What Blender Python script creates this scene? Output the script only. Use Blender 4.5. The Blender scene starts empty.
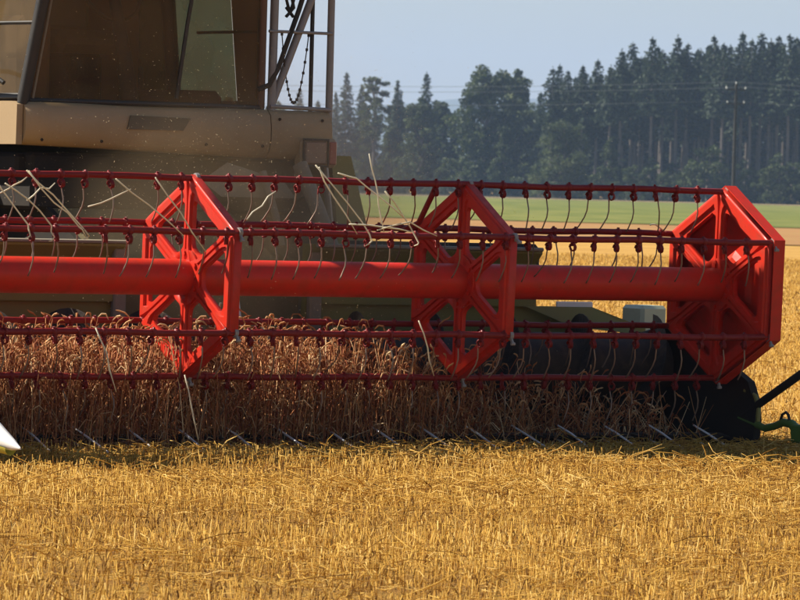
import bpy, math, random
import numpy as np
from mathutils import Vector, Matrix

random.seed(7)
rng = np.random.default_rng(11)
SC = bpy.context.scene
COL = SC.collection

# ------------------------------------------------------------------ camera
F_PX, ROLL, Y_HOR, CAM_H = 5661.0, math.radians(1.47), 184.0, 1.5     # focal length and horizon in an 800 px wide frame


def pix_ray(px, py):
    dx, dy = px - 400.0, py - Y_HOR
    c, s = math.cos(ROLL), math.sin(ROLL)
    return Vector(((c * dx + s * dy) / F_PX, 1.0, -(-s * dx + c * dy) / F_PX))


def at_depth(px, py, Y):
    return Vector((0, 0, CAM_H)) + pix_ray(px, py) * Y


def at_ground(px, py, z=0.0):
    r = pix_ray(px, py)
    return Vector((0, 0, CAM_H)) + r * ((z - CAM_H) / r.z)


cam_data = bpy.data.cameras.new("camera")
cam = bpy.data.objects.new("camera", cam_data)
COL.objects.link(cam)
SC.camera = cam
fw_ = pix_ray(400, 300).normalized()
rt_ = (pix_ray(401, 300) - pix_ray(399, 300)).normalized()
rt_ = (rt_ - fw_ * rt_.dot(fw_)).normalized()
up_ = rt_.cross(fw_)
cam.matrix_world = Matrix((
    (rt_.x, up_.x, -fw_.x, 0), (rt_.y, up_.y, -fw_.y, 0), (rt_.z, up_.z, -fw_.z, CAM_H), (0, 0, 0, 1)))
cam_data.sensor_width = 36.0
cam_data.lens = 36.0 * F_PX / 800.0
cam_data.clip_start = 0.5
cam_data.clip_end = 40000.0
cam_data.dof.use_dof = True
cam_data.dof.focus_distance = 30.5
cam_data.dof.aperture_fstop = 20.0

# ------------------------------------------------------------------ sky, sun, exposure
YAW = math.radians(33.09)
OX = Vector((-1.142, 30.66, 0.0))
AXV = Vector((math.cos(YAW), math.sin(YAW), 0))
BKV = Vector((-math.sin(YAW), math.cos(YAW), 0))
sun_to = (-AXV * 0.82 + BKV * 1.0 + Vector((0, 0, 1.20))).normalized()

world = bpy.data.worlds.new("World")
SC.world = world
world.use_nodes = True
wn = world.node_tree
wn.nodes.clear()
w_out = wn.nodes.new("ShaderNodeOutputWorld")
w_bg = wn.nodes.new("ShaderNodeBackground")
w_sky = wn.nodes.new("ShaderNodeTexSky")
w_sky.sky_type = 'NISHITA'
w_sky.sun_disc = False
w_sky.sun_elevation = math.asin(sun_to.z)
w_sky.sun_rotation = math.atan2(sun_to.x, sun_to.y)
w_sky.altitude = 400.0
w_sky.air_density = 1.1
w_sky.dust_density = 0.7
w_sky.ozone_density = 2.0
w_bg.inputs["Strength"].default_value = 0.05
wn.links.new(w_sky.outputs[0], w_bg.inputs[0])
wn.links.new(w_bg.outputs[0], w_out.inputs[0])

sun_data = bpy.data.lights.new("sun", 'SUN')
sun_data.energy = 5.0
sun_data.angle = math.radians(0.53)
sun_data.color = (1.0, 0.93, 0.80)
sun = bpy.data.objects.new("sun", sun_data)
COL.objects.link(sun)
sun.rotation_euler = sun_to.to_track_quat('Z', 'Y').to_euler()
sun.location = (-30, 10, 40)

SC.view_settings.view_transform = 'Standard'
SC.view_settings.look = 'None'
SC.view_settings.exposure = 1.05
SC.view_settings.gamma = 1.0
SC.view_settings.use_curve_mapping = False
SC.render.engine = 'CYCLES'
SC.cycles.use_denoising = True
SC.cycles.max_bounces = 8
SC.cycles.diffuse_bounces = 3
SC.cycles.glossy_bounces = 3
SC.cycles.transmission_bounces = 4
SC.cycles.transparent_max_bounces = 10
SC.cycles.volume_bounces = 1


# ------------------------------------------------------------------ materials
def new_mat(name):
    m = bpy.data.materials.new(name)
    m.use_nodes = True
    nt = m.node_tree
    nt.nodes.clear()
    out = nt.nodes.new("ShaderNodeOutputMaterial")
    return m, nt, out


def noise_ramp(nt, scale, lo, hi, detail=6.0, coord='Object', stretch=None):
    tc = nt.nodes.new("ShaderNodeTexCoord")
    no = nt.nodes.new("ShaderNodeTexNoise")
    no.inputs["Scale"].default_value = scale
    no.inputs["Detail"].default_value = detail
    src = tc.outputs[coord]
    if stretch:
        mp = nt.nodes.new("ShaderNodeMapping")
        mp.inputs["Scale"].default_value = stretch
        nt.links.new(src, mp.inputs[0])
        src = mp.outputs[0]
    nt.links.new(src, no.inputs["Vector"])
    rp = nt.nodes.new("ShaderNodeMapRange")
    rp.inputs[1].default_value = lo
    rp.inputs[2].default_value = hi
    rp.clamp = True
    nt.links.new(no.outputs[0], rp.inputs[0])
    return no, rp


def paint(name, color, rough=0.4, metallic=0.0, dust=0.3, dust_col=(0.30, 0.21, 0.11), scale=7.0, bump=0.15, coat=0.0, spec=0.4):
    """painted or bare sheet metal with a film of field dust and small dents"""
    m, nt, out = new_mat(name)
    b = nt.nodes.new("ShaderNodeBsdfPrincipled")
    b.inputs["Metallic"].default_value = metallic
    b.inputs["Specular IOR Level"].default_value = spec
    b.inputs["Coat Weight"].default_value = coat
    b.inputs["Coat Roughness"].default_value = 0.15
    n1, r1 = noise_ramp(nt, scale, 0.35, 0.75)
    n2, r2 = noise_ramp(nt, scale * 14, 0.45, 0.8, 3.0)
    mx = nt.nodes.new("ShaderNodeMath"); mx.operation = 'MAXIMUM'
    nt.links.new(r1.outputs[0], mx.inputs[0]); nt.links.new(r2.outputs[0], mx.inputs[1])
    ml = nt.nodes.new("ShaderNodeMath"); ml.operation = 'MULTIPLY'; ml.inputs[1].default_value = dust
    nt.links.new(mx.outputs[0], ml.inputs[0])
    mix = nt.nodes.new("ShaderNodeMix"); mix.data_type = 'RGBA'
    mix.inputs[6].default_value = (*color, 1); mix.inputs[7].default_value = (*dust_col, 1)
    nt.links.new(ml.outputs[0], mix.inputs[0])
    nt.links.new(mix.outputs[2], b.inputs["Base Color"])
    rr = nt.nodes.new("ShaderNodeMapRange")
    rr.inputs[3].default_value = rough; rr.inputs[4].default_value = min(1, rough + 0.4)
    nt.links.new(ml.outputs[0], rr.inputs[0]); nt.links.new(rr.outputs[0], b.inputs["Roughness"])
    if bump:
        bp = nt.nodes.new("ShaderNodeBump"); bp.inputs["Strength"].default_value = bump
        bp.inputs["Distance"].default_value = 0.01
        nt.links.new(n1.outputs[0], bp.inputs["Height"]); nt.links.new(bp.outputs[0], b.inputs["Normal"])
    nt.links.new(b.outputs[0], out.inputs[0])
    return m


def tinted(name, cols, rough=0.7, transl=0.25, spec=0.3):
    """plant matter: colour picked along a ramp by the per-piece attribute 'tint', part of the light passes through"""
    m, nt, out = new_mat(name)
    at = nt.nodes.new("ShaderNodeAttribute"); at.attribute_name = "tint"
    rp = nt.nodes.new("ShaderNodeValToRGB")
    el = rp.color_ramp.elements
    while len(el) < len(cols):
        el.new(0.5)
    for i, c in enumerate(cols):
        el[i].position = i / (len(cols) - 1)
        el[i].color = (*c, 1)
    nt.links.new(at.outputs["Fac"], rp.inputs[0])
    b = nt.nodes.new("ShaderNodeBsdfPrincipled")
    b.inputs["Roughness"].default_value = rough
    b.inputs["Specular IOR Level"].default_value = spec
    nt.links.new(rp.outputs[0], b.inputs["Base Color"])
    t = nt.nodes.new("ShaderNodeBsdfTranslucent")
    nt.links.new(rp.outputs[0], t.inputs[0])
    ms = nt.nodes.new("ShaderNodeMixShader"); ms.inputs[0].default_value = transl
    nt.links.new(b.outputs[0], ms.inputs[1]); nt.links.new(t.outputs[0], ms.inputs[2])
    nt.links.new(ms.outputs[0], out.inputs[0])
    return m


def soil(name, c1, c2, s1, s2, c3=None, bump=0.6, stretch=None):
    m, nt, out = new_mat(name)
    b = nt.nodes.new("ShaderNodeBsdfPrincipled"); b.inputs["Roughness"].default_value = 0.95
    b.inputs["Specular IOR Level"].default_value = 0.1
    n1, r1 = noise_ramp(nt, s1, 0.35, 0.65, 8.0, 'Object', stretch)
    n2, r2 = noise_ramp(nt, s2, 0.4, 0.62, 4.0, 'Object', stretch)
    mix = nt.nodes.new("ShaderNodeMix"); mix.data_type = 'RGBA'
    mix.inputs[6].default_value = (*c1, 1); mix.inputs[7].default_value = (*c2, 1)
    nt.links.new(r1.outputs[0], mix.inputs[0])
    mix2 = nt.nodes.new("ShaderNodeMix"); mix2.data_type = 'RGBA'
    nt.links.new(mix.outputs[2], mix2.inputs[6]); mix2.inputs[7].default_value = (*(c3 or c2), 1)
    nt.links.new(r2.outputs[0], mix2.inputs[0])
    nt.links.new(mix2.outputs[2], b.inputs["Base Color"])
    bp = nt.nodes.new("ShaderNodeBump"); bp.inputs["Strength"].default_value = bump; bp.inputs["Distance"].default_value = 0.05
    nt.links.new(n2.outputs[0], bp.inputs["Height"]); nt.links.new(bp.outputs[0], b.inputs["Normal"])
    nt.links.new(b.outputs[0], out.inputs[0])
    return m


def glass(name, tint, dust=0.12, gloss=0.35):
    m, nt, out = new_mat(name)
    tr = nt.nodes.new("ShaderNodeBsdfTransparent"); tr.inputs[0].default_value = (*tint, 1)
    gl = nt.nodes.new("ShaderNodeBsdfGlossy"); gl.inputs["Roughness"].default_value = 0.03
    gl.inputs[0].default_value = (gloss, gloss, gloss, 1)
    lw = nt.nodes.new("ShaderNodeLayerWeight"); lw.inputs[0].default_value = 0.5
    pw = nt.nodes.new("ShaderNodeMath"); pw.operation = 'POWER'; pw.inputs[1].default_value = 5.0
    nt.links.new(lw.outputs["Facing"], pw.inputs[0])
    fr = nt.nodes.new("ShaderNodeMath"); fr.operation = 'MULTIPLY_ADD'; fr.inputs[1].default_value = 0.92; fr.inputs[2].default_value = 0.06
    nt.links.new(pw.outputs[0], fr.inputs[0])
    m1 = nt.nodes.new("ShaderNodeMixShader")
    nt.links.new(fr.outputs[0], m1.inputs[0]); nt.links.new(tr.outputs[0], m1.inputs[1]); nt.links.new(gl.outputs[0], m1.inputs[2])
    df = nt.nodes.new("ShaderNodeBsdfDiffuse"); df.inputs[0].default_value = (0.30, 0.20, 0.10, 1)
    n1, r1 = noise_ramp(nt, 3.0, 0.3, 0.75)
    ml = nt.nodes.new("ShaderNodeMath"); ml.operation = 'MULTIPLY_ADD'; ml.inputs[1].default_value = dust; ml.inputs[2].default_value = dust * 0.5
    nt.links.new(r1.outputs[0], ml.inputs[0])
    m2 = nt.nodes.new("ShaderNodeMixShader")
    nt.links.new(ml.outputs[0], m2.inputs[0]); nt.links.new(m1.outputs[0], m2.inputs[1]); nt.links.new(df.outputs[0], m2.inputs[2])
    nt.links.new(m2.outputs[0], out.inputs[0])
    return m


def air(name, color, density, aniso=0.2):
    m, nt, out = new_mat(name)
    v = nt.nodes.new("ShaderNodeVolumePrincipled")
    v.inputs["Color"].default_value = (*color, 1)
    v.inputs["Density"].default_value = density
    v.inputs["Anisotropy"].default_value = aniso
    nt.links.new(v.outputs[0], out.inputs["Volume"])
    return m


def cloud(name, color, density, scale):
    """dust that thins out towards the rim of its mesh and is broken up by noise"""
    m = air(name, color, density, .3)
    nt = m.node_tree
    v = [n for n in nt.nodes if n.type == 'PRINCIPLED_VOLUME'][0]
    tc = nt.nodes.new("ShaderNodeTexCoord")
    sb = nt.nodes.new("ShaderNodeVectorMath"); sb.operation = 'SUBTRACT'; sb.inputs[1].default_value = (.5, .5, .5)
    ln = nt.nodes.new("ShaderNodeVectorMath"); ln.operation = 'LENGTH'
    nt.links.new(tc.outputs["Generated"], sb.inputs[0]); nt.links.new(sb.outputs[0], ln.inputs[0])
    mr = nt.nodes.new("ShaderNodeMapRange"); mr.interpolation_type = 'SMOOTHSTEP'
    mr.inputs[1].default_value = 0.44; mr.inputs[2].default_value = 0.05; mr.inputs[3].default_value = 0; mr.inputs[4].default_value = 1
    nt.links.new(ln.outputs["Value"], mr.inputs[0])
    n1, r1 = noise_ramp(nt, scale, 0.30, 0.68, 3.0)
    mu = nt.nodes.new("ShaderNodeMath"); mu.operation = 'MULTIPLY'
    nt.links.new(mr.outputs[0], mu.inputs[0]); nt.links.new(r1.outputs[0], mu.inputs[1])
    m2 = nt.nodes.new("ShaderNodeMath"); m2.operation = 'MULTIPLY'; m2.inputs[1].default_value = density
    nt.links.new(mu.outputs[0], m2.inputs[0]); nt.links.new(m2.outputs[0], v.inputs["Density"])
    return m


M = dict(
    red=paint("reel_red_paint", (0.60, 0.018, 0.004), 0.42, 0, 0.5, (0.24, 0.045, 0.018), 16, 0.08, 0.06, 0.25),
    bar_red=paint("tine_bar_red_paint", (0.18, 0.006, 0.006), 0.42, 0, 0.22, (0.20, 0.06, 0.035), 12, 0.1, 0.0, 0.25),
    steel=paint("bright_steel", (0.55, 0.53, 0.50), 0.32, 0.9, 0.25, (0.3, 0.22, 0.13), 15, 0.1),
    bright=paint('worn_bright_steel', (0.75, 0.74, 0.72), 0.45, 0.3, 0.1, (0.4, 0.3, 0.2), 15, 0.1),
    dark_steel=paint("dark_steel", (0.016, 0.014, 0.013), 0.62, 0.1, 0.3, (0.22, 0.13, 0.08), 15, 0.1),
    wire=paint("spring_wire", (0.24, 0.17, 0.13), 0.4, 0.6, 0.3, (0.3, 0.2, 0.12), 20, 0),
    beige=paint("beige_cab_paint", (0.36, 0.25, 0.135), 0.5, 0, 0.45, (0.27, 0.18, 0.09), 5, 0.1, 0.05),
    lime=paint("olive_green_paint", (0.19, 0.18, 0.035), 0.5, 0, 0.45, (0.20, 0.15, 0.07), 4, 0.1),
    pale_green=paint("pale_green_paint", (0.46, 0.52, 0.38), 0.45, 0, 0.25, (0.3, 0.25, 0.15), 4, 0.1),
    black=paint("black_frame_paint", (0.02, 0.02, 0.02), 0.45, 0, 0.25, (0.12, 0.08, 0.05), 6, 0.1),
    dark=paint("dark_chassis", (0.016, 0.014, 0.013), 0.75, 0, 0.35, (0.06, 0.042, 0.025), 5, 0.2, 0.0, 0.2),  # dark paint, with the black shade under bumper and header worked in
    grey=paint("grey_metal", (0.24, 0.21, 0.16), 0.6, 0.0, 0.6, (0.22, 0.16, 0.09), 6, 0.1),
    rail=paint("brown_grey_rail_paint", (0.27, 0.25, 0.24), 0.5, 0.1, 0.3, (0.25, 0.2, 0.15), 10, 0.05),
    rubber=paint("rubber", (0.02, 0.019, 0.018), 0.8, 0, 0.5, (0.12, 0.085, 0.05), 5, 0.3),
    slot=paint('dull_grey_slot', (0.11, 0.09, 0.06), 0.7, 0, 0.4, (0.2, 0.14, 0.08), 8, 0.1),
    dusty=paint('hazed_dusty_olive', (0.13, 0.11, 0.05), 0.8, 0, 0.7, (0.20, 0.15, 0.085), 5, 0.2, 0.0, 0.2),  # dusty olive, toned lighter tan to stand in for sunlit dust haze
    fitting=paint('green_fitting_paint', (0.07, 0.16, 0.025), 0.45, 0, 0.3, (0.12, 0.10, 0.04), 10, 0.1),
    trim=paint("brown_cab_trim", (0.15, 0.085, 0.055), 0.8, 0, 0.2, (0.15, 0.09, 0.05), 5, 0.1),
    white=paint("white_paint", (0.78, 0.76, 0.72), 0.4, 0, 0.15, (0.4, 0.3, 0.2), 10, 0.05),
    yellow=paint("yellow_green_paint", (0.55, 0.50, 0.06), 0.4, 0, 0.2, (0.3, 0.25, 0.1), 10, 0.05),
    lens=paint("dusty_lamp_lens", (0.20, 0.11, 0.08), 0.25, 0, 0.4, (0.20, 0.12, 0.08), 20, 0.1, 0.3),
    red_lens=paint("red_lamp_lens", (0.30, 0.03, 0.02), 0.3, 0, 0.3, (0.25, 0.12, 0.08), 20, 0.1, 0.3),
    windshield=glass("dusty_windshield", (0.74, 0.66, 0.52), 0.24, 0.12),
    side_glass=glass("side_glass", (0.40, 0.39, 0.33), 0.22, 0.3),
    door_glass=glass('green_door_glass', (0.17, 0.21, 0.14), 0.24, 0.2),
    wood=paint("weathered_pole_wood", (0.03, 0.024, 0.02), 0.85, 0, 0.3, (0.14, 0.12, 0.1), 3, 0.3),
    wirecable=paint("cable", (0.16, 0.17, 0.18), 0.5, 0.3, 0.0, (0.3, 0.3, 0.3), 3, 0),
    bark=paint("spruce_bark", (0.13, 0.105, 0.09), 0.9, 0, 0.6, (0.24, 0.20, 0.17), 1.2, 0.5),
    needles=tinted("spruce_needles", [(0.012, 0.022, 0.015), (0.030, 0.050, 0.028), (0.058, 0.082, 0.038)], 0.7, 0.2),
    leaves=tinted("broad_leaves", [(0.024, 0.036, 0.012), (0.060, 0.085, 0.026), (0.105, 0.130, 0.040)], 0.65, 0.3),
    straw=tinted("golden_stubble_straw", [(0.20, 0.085, 0.016), (0.52, 0.28, 0.05), (0.72, 0.455, 0.095), (0.86, 0.62, 0.22)], 0.7, 0.42, 0.12),
    pale_straw=tinted("bleached_straw", [(0.70, 0.58, 0.38), (0.85, 0.78, 0.58)], 0.5, 0.15, 0.4),
    chaff=tinted('chaff_flakes', [(0.55, 0.40, 0.20), (0.75, 0.60, 0.36)], 0.7, 0.3, 0.1),
    wheat=tinted("ripe_wheat", [(0.17, 0.042, 0.018), (0.38, 0.125, 0.048), (0.58, 0.28, 0.11), (0.84, 0.62, 0.35)], 0.7, 0.2, 0.12),
    ground=soil("stubble_ground", (0.30, 0.155, 0.035), (0.50, 0.30, 0.075), 0.35, 9.0, (0.40, 0.22, 0.05), 0.8),
    litter=soil('straw_litter_soil', (0.22, 0.10, 0.022), (0.46, 0.26, 0.05), 3.0, 55.0, (0.30, 0.15, 0.03), 1.0),
    meadow=soil("meadow_green", (0.125, 0.14, 0.025), (0.19, 0.18, 0.045), 0.03, 0.25, (0.10, 0.12, 0.022), 0.2, (1, .15, 1)),
    brown_strip=soil("brown_field_strip", (0.26, 0.125, 0.045), (0.34, 0.18, 0.065), 0.05, 0.5, (0.30, 0.17, 0.06), 0.2, (1, .2, 1)),
    dry_grass=soil("dry_grass_margin", (0.30, 0.20, 0.12), (0.26, 0.22, 0.10), 0.05, 0.6, (0.34, 0.25, 0.15), 0.2),
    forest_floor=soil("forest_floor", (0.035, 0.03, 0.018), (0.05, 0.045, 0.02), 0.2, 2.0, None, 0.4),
    hill=soil("far_hill", (0.04, 0.055, 0.045), (0.06, 0.08, 0.055), 0.002, 0.01, None, 0.1),
)


# ------------------------------------------------------------------ mesh helpers
class MB:
    def __init__(self):
        self.v, self.f = [], []

    def add(self, verts, faces):
        o = len(self.v)
        self.v += [tuple(p) for p in verts]
        self.f += [tuple(i + o for i in fc) for fc in faces]
        return self

    def box(self, x0, x1, y0, y1, z0, z1, bev=0.0):
        if bev <= 0:
            vs = [(x, y, z) for z in (z0, z1) for y in (y0, y1) for x in (x0, x1)]
            return self.add(vs, [(0, 2, 3, 1), (4, 5, 7, 6), (0, 1, 5, 4), (2, 6, 7, 3), (0, 4, 6, 2), (1, 3, 7, 5)])
        bev = min(bev, (x1 - x0) * .45, (y1 - y0) * .45, (z1 - z0) * .45)
        vs, idx = [], {}
        for sx in (0, 1):
            for sy in (0, 1):
                for sz in (0, 1):
                    p = [(x0, x1)[sx], (y0, y1)[sy], (z0, z1)[sz]]
                    d = [(1, -1)[sx] * bev, (1, -1)[sy] * bev, (1, -1)[sz] * bev]
                    for a in range(3):
                        q = [p[i] + (0 if i == a else d[i]) for i in range(3)]
                        idx[sx, sy, sz, a] = len(vs); vs.append(q)
        fs = []
        for a in range(3):
            b, c = (a + 1) % 3, (a + 2) % 3
            for s in (0, 1):
                loop = []
                for (sb, sc_) in ((0, 0), (1, 0), (1, 1), (0, 1)):
                    k = [0, 0, 0]; k[a] = s; k[b] = sb; k[c] = sc_
                    loop.append(idx[k[0], k[1], k[2], a])
                fs.append(tuple(loop if s else loop[::-1]))
            for sb in (0, 1):
                for sc_ in (0, 1):
                    k0, k1 = [0, 0, 0], [0, 0, 0]
                    k0[a] = 0; k1[a] = 1
                    for k in (k0, k1):
                        k[b] = sb; k[c] = sc_
                    fs.append((idx[(*k0, b)], idx[(*k1, b)], idx[(*k1, c)], idx[(*k0, c)]))
        for sx in (0, 1):
            for sy in (0, 1):
                for sz in (0, 1):
                    fs.append(tuple(idx[sx, sy, sz, a] for a in range(3)))
        return self.add(vs, fs)

    def tube(self, pts, r, n=8, caps=True):
        pts = [Vector(p) for p in pts]
        rs = r if isinstance(r, (list, tuple)) else [r] * len(pts)
        rings = []
        ref = None
        for i, p in enumerate(pts):
            d = (pts[min(i + 1, len(pts) - 1)] - pts[max(i - 1, 0)]).normalized()
            if ref is None:
                ref = Vector((0, 0, 1)) if abs(d.z) < .9 else Vector((0, 1, 0))
            a = (ref - d * ref.dot(d)).normalized(); b = d.cross(a)
            ref = a
            rings.append([p + (a * math.cos(2 * math.pi * k / n) + b * math.sin(2 * math.pi * k / n)) * rs[i] for k in range(n)])
        vs = [q for rg in rings for q in rg]
        fs = []
        for i in range(len(pts) - 1):
            for k in range(n):
                k2 = (k + 1) % n
                fs.append((i * n + k, i * n + k2, (i + 1) * n + k2, (i + 1) * n + k))
        if caps:
            fs.append(tuple(range(n))[::-1]); fs.append(tuple((len(pts) - 1) * n + k for k in range(n)))
        return self.add(vs, fs)

    def prism(self, poly, a0, a1, axis='x'):
        """poly: 2-D outline extruded along an axis (x: poly is y,z; y: poly is x,z; z: poly is x,y)"""
        n = len(poly)

        def P(p, a):
            return {'x': (a, p[0], p[1]), 'y': (p[0], a, p[1]), 'z': (p[0], p[1], a)}[axis]
        vs = [P(p, a0) for p in poly] + [P(p, a1) for p in poly]
        fs = [tuple(range(n))[::-1], tuple(range(n, 2 * n))] + [(i, (i + 1) % n, n + (i + 1) % n, n + i) for i in range(n)]
        return self.add(vs, fs)

    def lathe(self, prof, cx, cy, cz, n=24, axis='x'):
        """prof: (offset along the axis, radius)"""
        vs, fs = [], []
        for (o, r) in prof:
            for k in range(n):
                t = 2 * math.pi * k / n
                c, s = r * math.cos(t), r * math.sin(t)
                vs.append({'x': (cx + o, cy + c, cz + s), 'y': (cx + c, cy + o, cz + s), 'z': (cx + c, cy + s, cz + o)}[axis])
        for i in range(len(prof) - 1):
            for k in range(n):
                k2 = (k + 1) % n
                fs.append((i * n + k, i * n + k2, (i + 1) * n + k2, (i + 1) * n + k))
        return self.add(vs, fs)

    def build(self, name, mat, parent=None, smooth=None, fix=True):
        me = bpy.data.meshes.new(name)
        me.from_pydata(self.v, [], self.f)
        me.update()
        if fix:
            import bmesh
            bm = bmesh.new(); bm.from_mesh(me)
            bmesh.ops.recalc_face_normals(bm, faces=bm.faces)
            bm.to_mesh(me); bm.free()
        return link(name, me, mat, parent, smooth)


def link(name, me, mat, parent=None, smooth=None):
    if mat is not None and not me.materials:
        me.materials.append(mat)
    if smooth is not None:
        me.polygons.foreach_set("use_smooth", [True] * len(me.polygons))
        if smooth < 180:
            try:
                me.set_sharp_from_angle(angle=math.radians(smooth))
            except Exception:
                pass
    o = bpy.data.objects.new(name, me)
    COL.objects.link(o)
    o.parent = parent
    return o


def empty(name, loc=(0, 0, 0), rz=0.0, parent=None):
    o = bpy.data.objects.new(name, None)
    COL.objects.link(o)
    o.location = loc
    o.rotation_euler = (0, 0, rz)
    o.parent = parent
    o.empty_display_size = 0.2
    return o


def tag(o, label=None, cat=None, group=None, kind=None):
    if label: o["label"] = label
    if cat: o["category"] = cat
    if group: o["group"] = group
    if kind: o["kind"] = kind
    return o


def np_mesh(name, verts, quads, tint=None, tris=None):
    """fast mesh from arrays; tint is one value per vertex"""
    me = bpy.data.meshes.new(name)
    verts = np.asarray(verts, np.float32).reshape(-1, 3)
    parts = []
    starts, tot = [], []
    pos = 0
    for arr, k in ((quads, 4), (tris, 3)):
        if arr is None or len(arr) == 0:
            continue
        arr = np.asarray(arr, np.int32).reshape(-1, k)
        parts.append(arr.ravel()); starts.append(pos + np.arange(len(arr)) * k); tot.append(np.full(len(arr), k))
        pos += arr.size
    li = np.concatenate(parts).astype(np.int32)
    me.vertices.add(len(verts)); me.vertices.foreach_set("co", verts.ravel())
    me.loops.add(len(li)); me.loops.foreach_set("vertex_index", li)
    st = np.concatenate(starts).astype(np.int32)
    me.polygons.add(len(st)); me.polygons.foreach_set("loop_start", st)
    me.polygons.foreach_set("loop_total", np.concatenate(tot).astype(np.int32))
    if tint is not None:
        a = me.attributes.new("tint", 'FLOAT', 'POINT')
        a.data.foreach_set("value", np.asarray(tint, np.float32))
    me.update(calc_edges=True)
    return me


def stalks(base, tip, rad, tint, sides=3, mid=None, rtip=0.8):
    """many thin straight (or once bent) stalks as prisms; arrays (n,3)"""
    n = len(base)
    base, tip = np.asarray(base, float), np.asarray(tip, float)
    ctr = [base, tip] if mid is None else [base, mid, tip]
    d = tip - base
    d /= np.linalg.norm(d, axis=1)[:, None] + 1e-9
    ref = np.where(np.abs(d[:, 2:3]) < .9, np.array([[0, 0, 1.]]), np.array([[0.3, -1., 0]]))
    a = np.cross(d, ref); a /= np.linalg.norm(a, axis=1)[:, None] + 1e-9
    b = np.cross(d, a)
    ph = rng.uniform(0, 6.28, n)
    rings = []
    for j, c in enumerate(ctr):
        r = rad * (1 if j == 0 else (rtip if j == len(ctr) - 1 else (1 + rtip) / 2))
        ring = [c + (a * np.cos(ph + 2 * np.pi * k / sides)[:, None] + b * np.sin(ph + 2 * np.pi * k / sides)[:, None]) * np.asarray(r).reshape(-1, 1) for k in range(sides)]
        rings.append(np.stack(ring, 1))
    V = np.concatenate(rings, 1)                      # n, rings*sides, 3
    per = V.shape[1]
    q = []
    for j in range(len(ctr) - 1):
        for k in range(sides):
            k2 = (k + 1) % sides
            q.append([j * sides + k, j * sides + k2, (j + 1) * sides + k2, (j + 1) * sides + k])
    Q = (np.array(q)[None] + (np.arange(n) * per)[:, None, None]).reshape(-1, 4)
    T = None
    if sides == 3:
        t = np.array([[(len(ctr) - 1) * 3 + k for k in range(3)]])
        T = (t[None] + (np.arange(n) * per)[:, None, None]).reshape(-1, 3)
    return V.reshape(-1, 3), Q, T, np.repeat(tint, per)


def merge(parts):
    vs, qs, ts, tn = [], [], [], []
    o = 0
    for V, Q, T, t in parts:
        vs.append(V); tn.append(t)
        if Q is not None and len(Q): qs.append(Q + o)
        if T is not None and len(T): ts.append(T + o)
        o += len(V)
    return np.concatenate(vs), (np.concatenate(qs) if qs else None), (np.concatenate(ts) if ts else None), np.concatenate(tn)


def sheet(name, corners, z, mat, label, cuts=1):
    """a ground sheet given by four plan corners"""
    c = [Vector((x, y, z)) for x, y in corners]
    mb = MB()
    vs = []
    for j in range(cuts + 1):
        for i in range(cuts + 1):
            u, v = i / cuts, j / cuts
            vs.append(c[0] * (1 - u) * (1 - v) + c[1] * u * (1 - v) + c[2] * u * v + c[3] * (1 - u) * v)
    n = cuts + 1
    mb.add(vs, [(j * n + i, j * n + i + 1, (j + 1) * n + i + 1, (j + 1) * n + i) for j in range(cuts) for i in range(cuts)])
    o = mb.build(name, mat, None)
    return tag(o, label, None, None, 'structure')


ORD = ['first', 'second', 'third', 'fourth', 'fifth', 'sixth', 'seventh', 'eighth', 'ninth', 'tenth', 'eleventh', 'twelfth',
       'thirteenth', 'fourteenth', 'fifteenth', 'sixteenth', 'seventeenth', 'eighteenth', 'nineteenth', 'twentieth']
for t_ in ('twenty', 'thirty', 'forty'):
    ORD += [t_ + '-' + w for w in ORD[:9]] + [{'twenty': 'thirtieth', 'thirty': 'fortieth', 'forty': 'fiftieth'}[t_]]

# ------------------------------------------------------------------ the land
sheet('ground', [(-9000, -200), (9000, -200), (9000, 12000), (-9000, 12000)], 0.0, M['ground'], 'golden stubble field reaching back past the harvester', 1)
sheet('near_ground', [(-30, 5), (40, 5), (50, 38), (-30, 38)], 0.004, M['litter'], 'brown soil and chaff between the stubble stalks', 1)
sheet('brown_field', [(-150, 168), (160, 160), (170, 246), (-150, 240)], 0.03, M['brown_strip'], 'bare orange brown field strip beyond the stubble', 1)
sheet('green_meadow', [(-260, 240), (260, 246), (270, 700), (-260, 692)], 0.06, M['meadow'], 'flat green meadow strip before the forest', 1)
sheet('dry_verge', [(-320, 690), (320, 698), (330, 742), (-320, 742)], 0.10, M['dry_grass'], 'pale dry grass verge along the forest edge', 1)
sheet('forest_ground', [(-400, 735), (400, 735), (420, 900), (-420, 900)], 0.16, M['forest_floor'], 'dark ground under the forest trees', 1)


def hills():
    mb = MB()
    n = 90
    r2 = random.Random(5)
    ph = [r2.uniform(0, 6.28) for _ in range(6)]
    vs = []
    for i in range(n + 1):
        x = -4200 + 8400 * i / n
        h = 118 + 16 * math.sin(x / 900 + ph[0]) + 14 * math.sin(x / 420 + ph[1]) + 8 * math.sin(x / 170 + ph[2]) + 4 * math.sin(x / 60 + ph[3])
        h += 36 * math.exp(-((x - 130) / 330) ** 2)
        for (dy, k) in ((-900, -0.01), (-350, .55), (0, 1.0), (700, .6), (1500, -0.01)):
            vs.append((x, 8000 + dy, h * k))
    fs = [(i * 5 + j, (i + 1) * 5 + j, (i + 1) * 5 + j + 1, i * 5 + j + 1) for i in range(n) for j in range(4)]
    mb.add(vs, fs)
    tag(mb.build('hills', M['hill'], None, 180), 'far blue hills showing in the gaps between trees', None, None, 'structure')


hills()

# ------------------------------------------------------------------ trees


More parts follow.
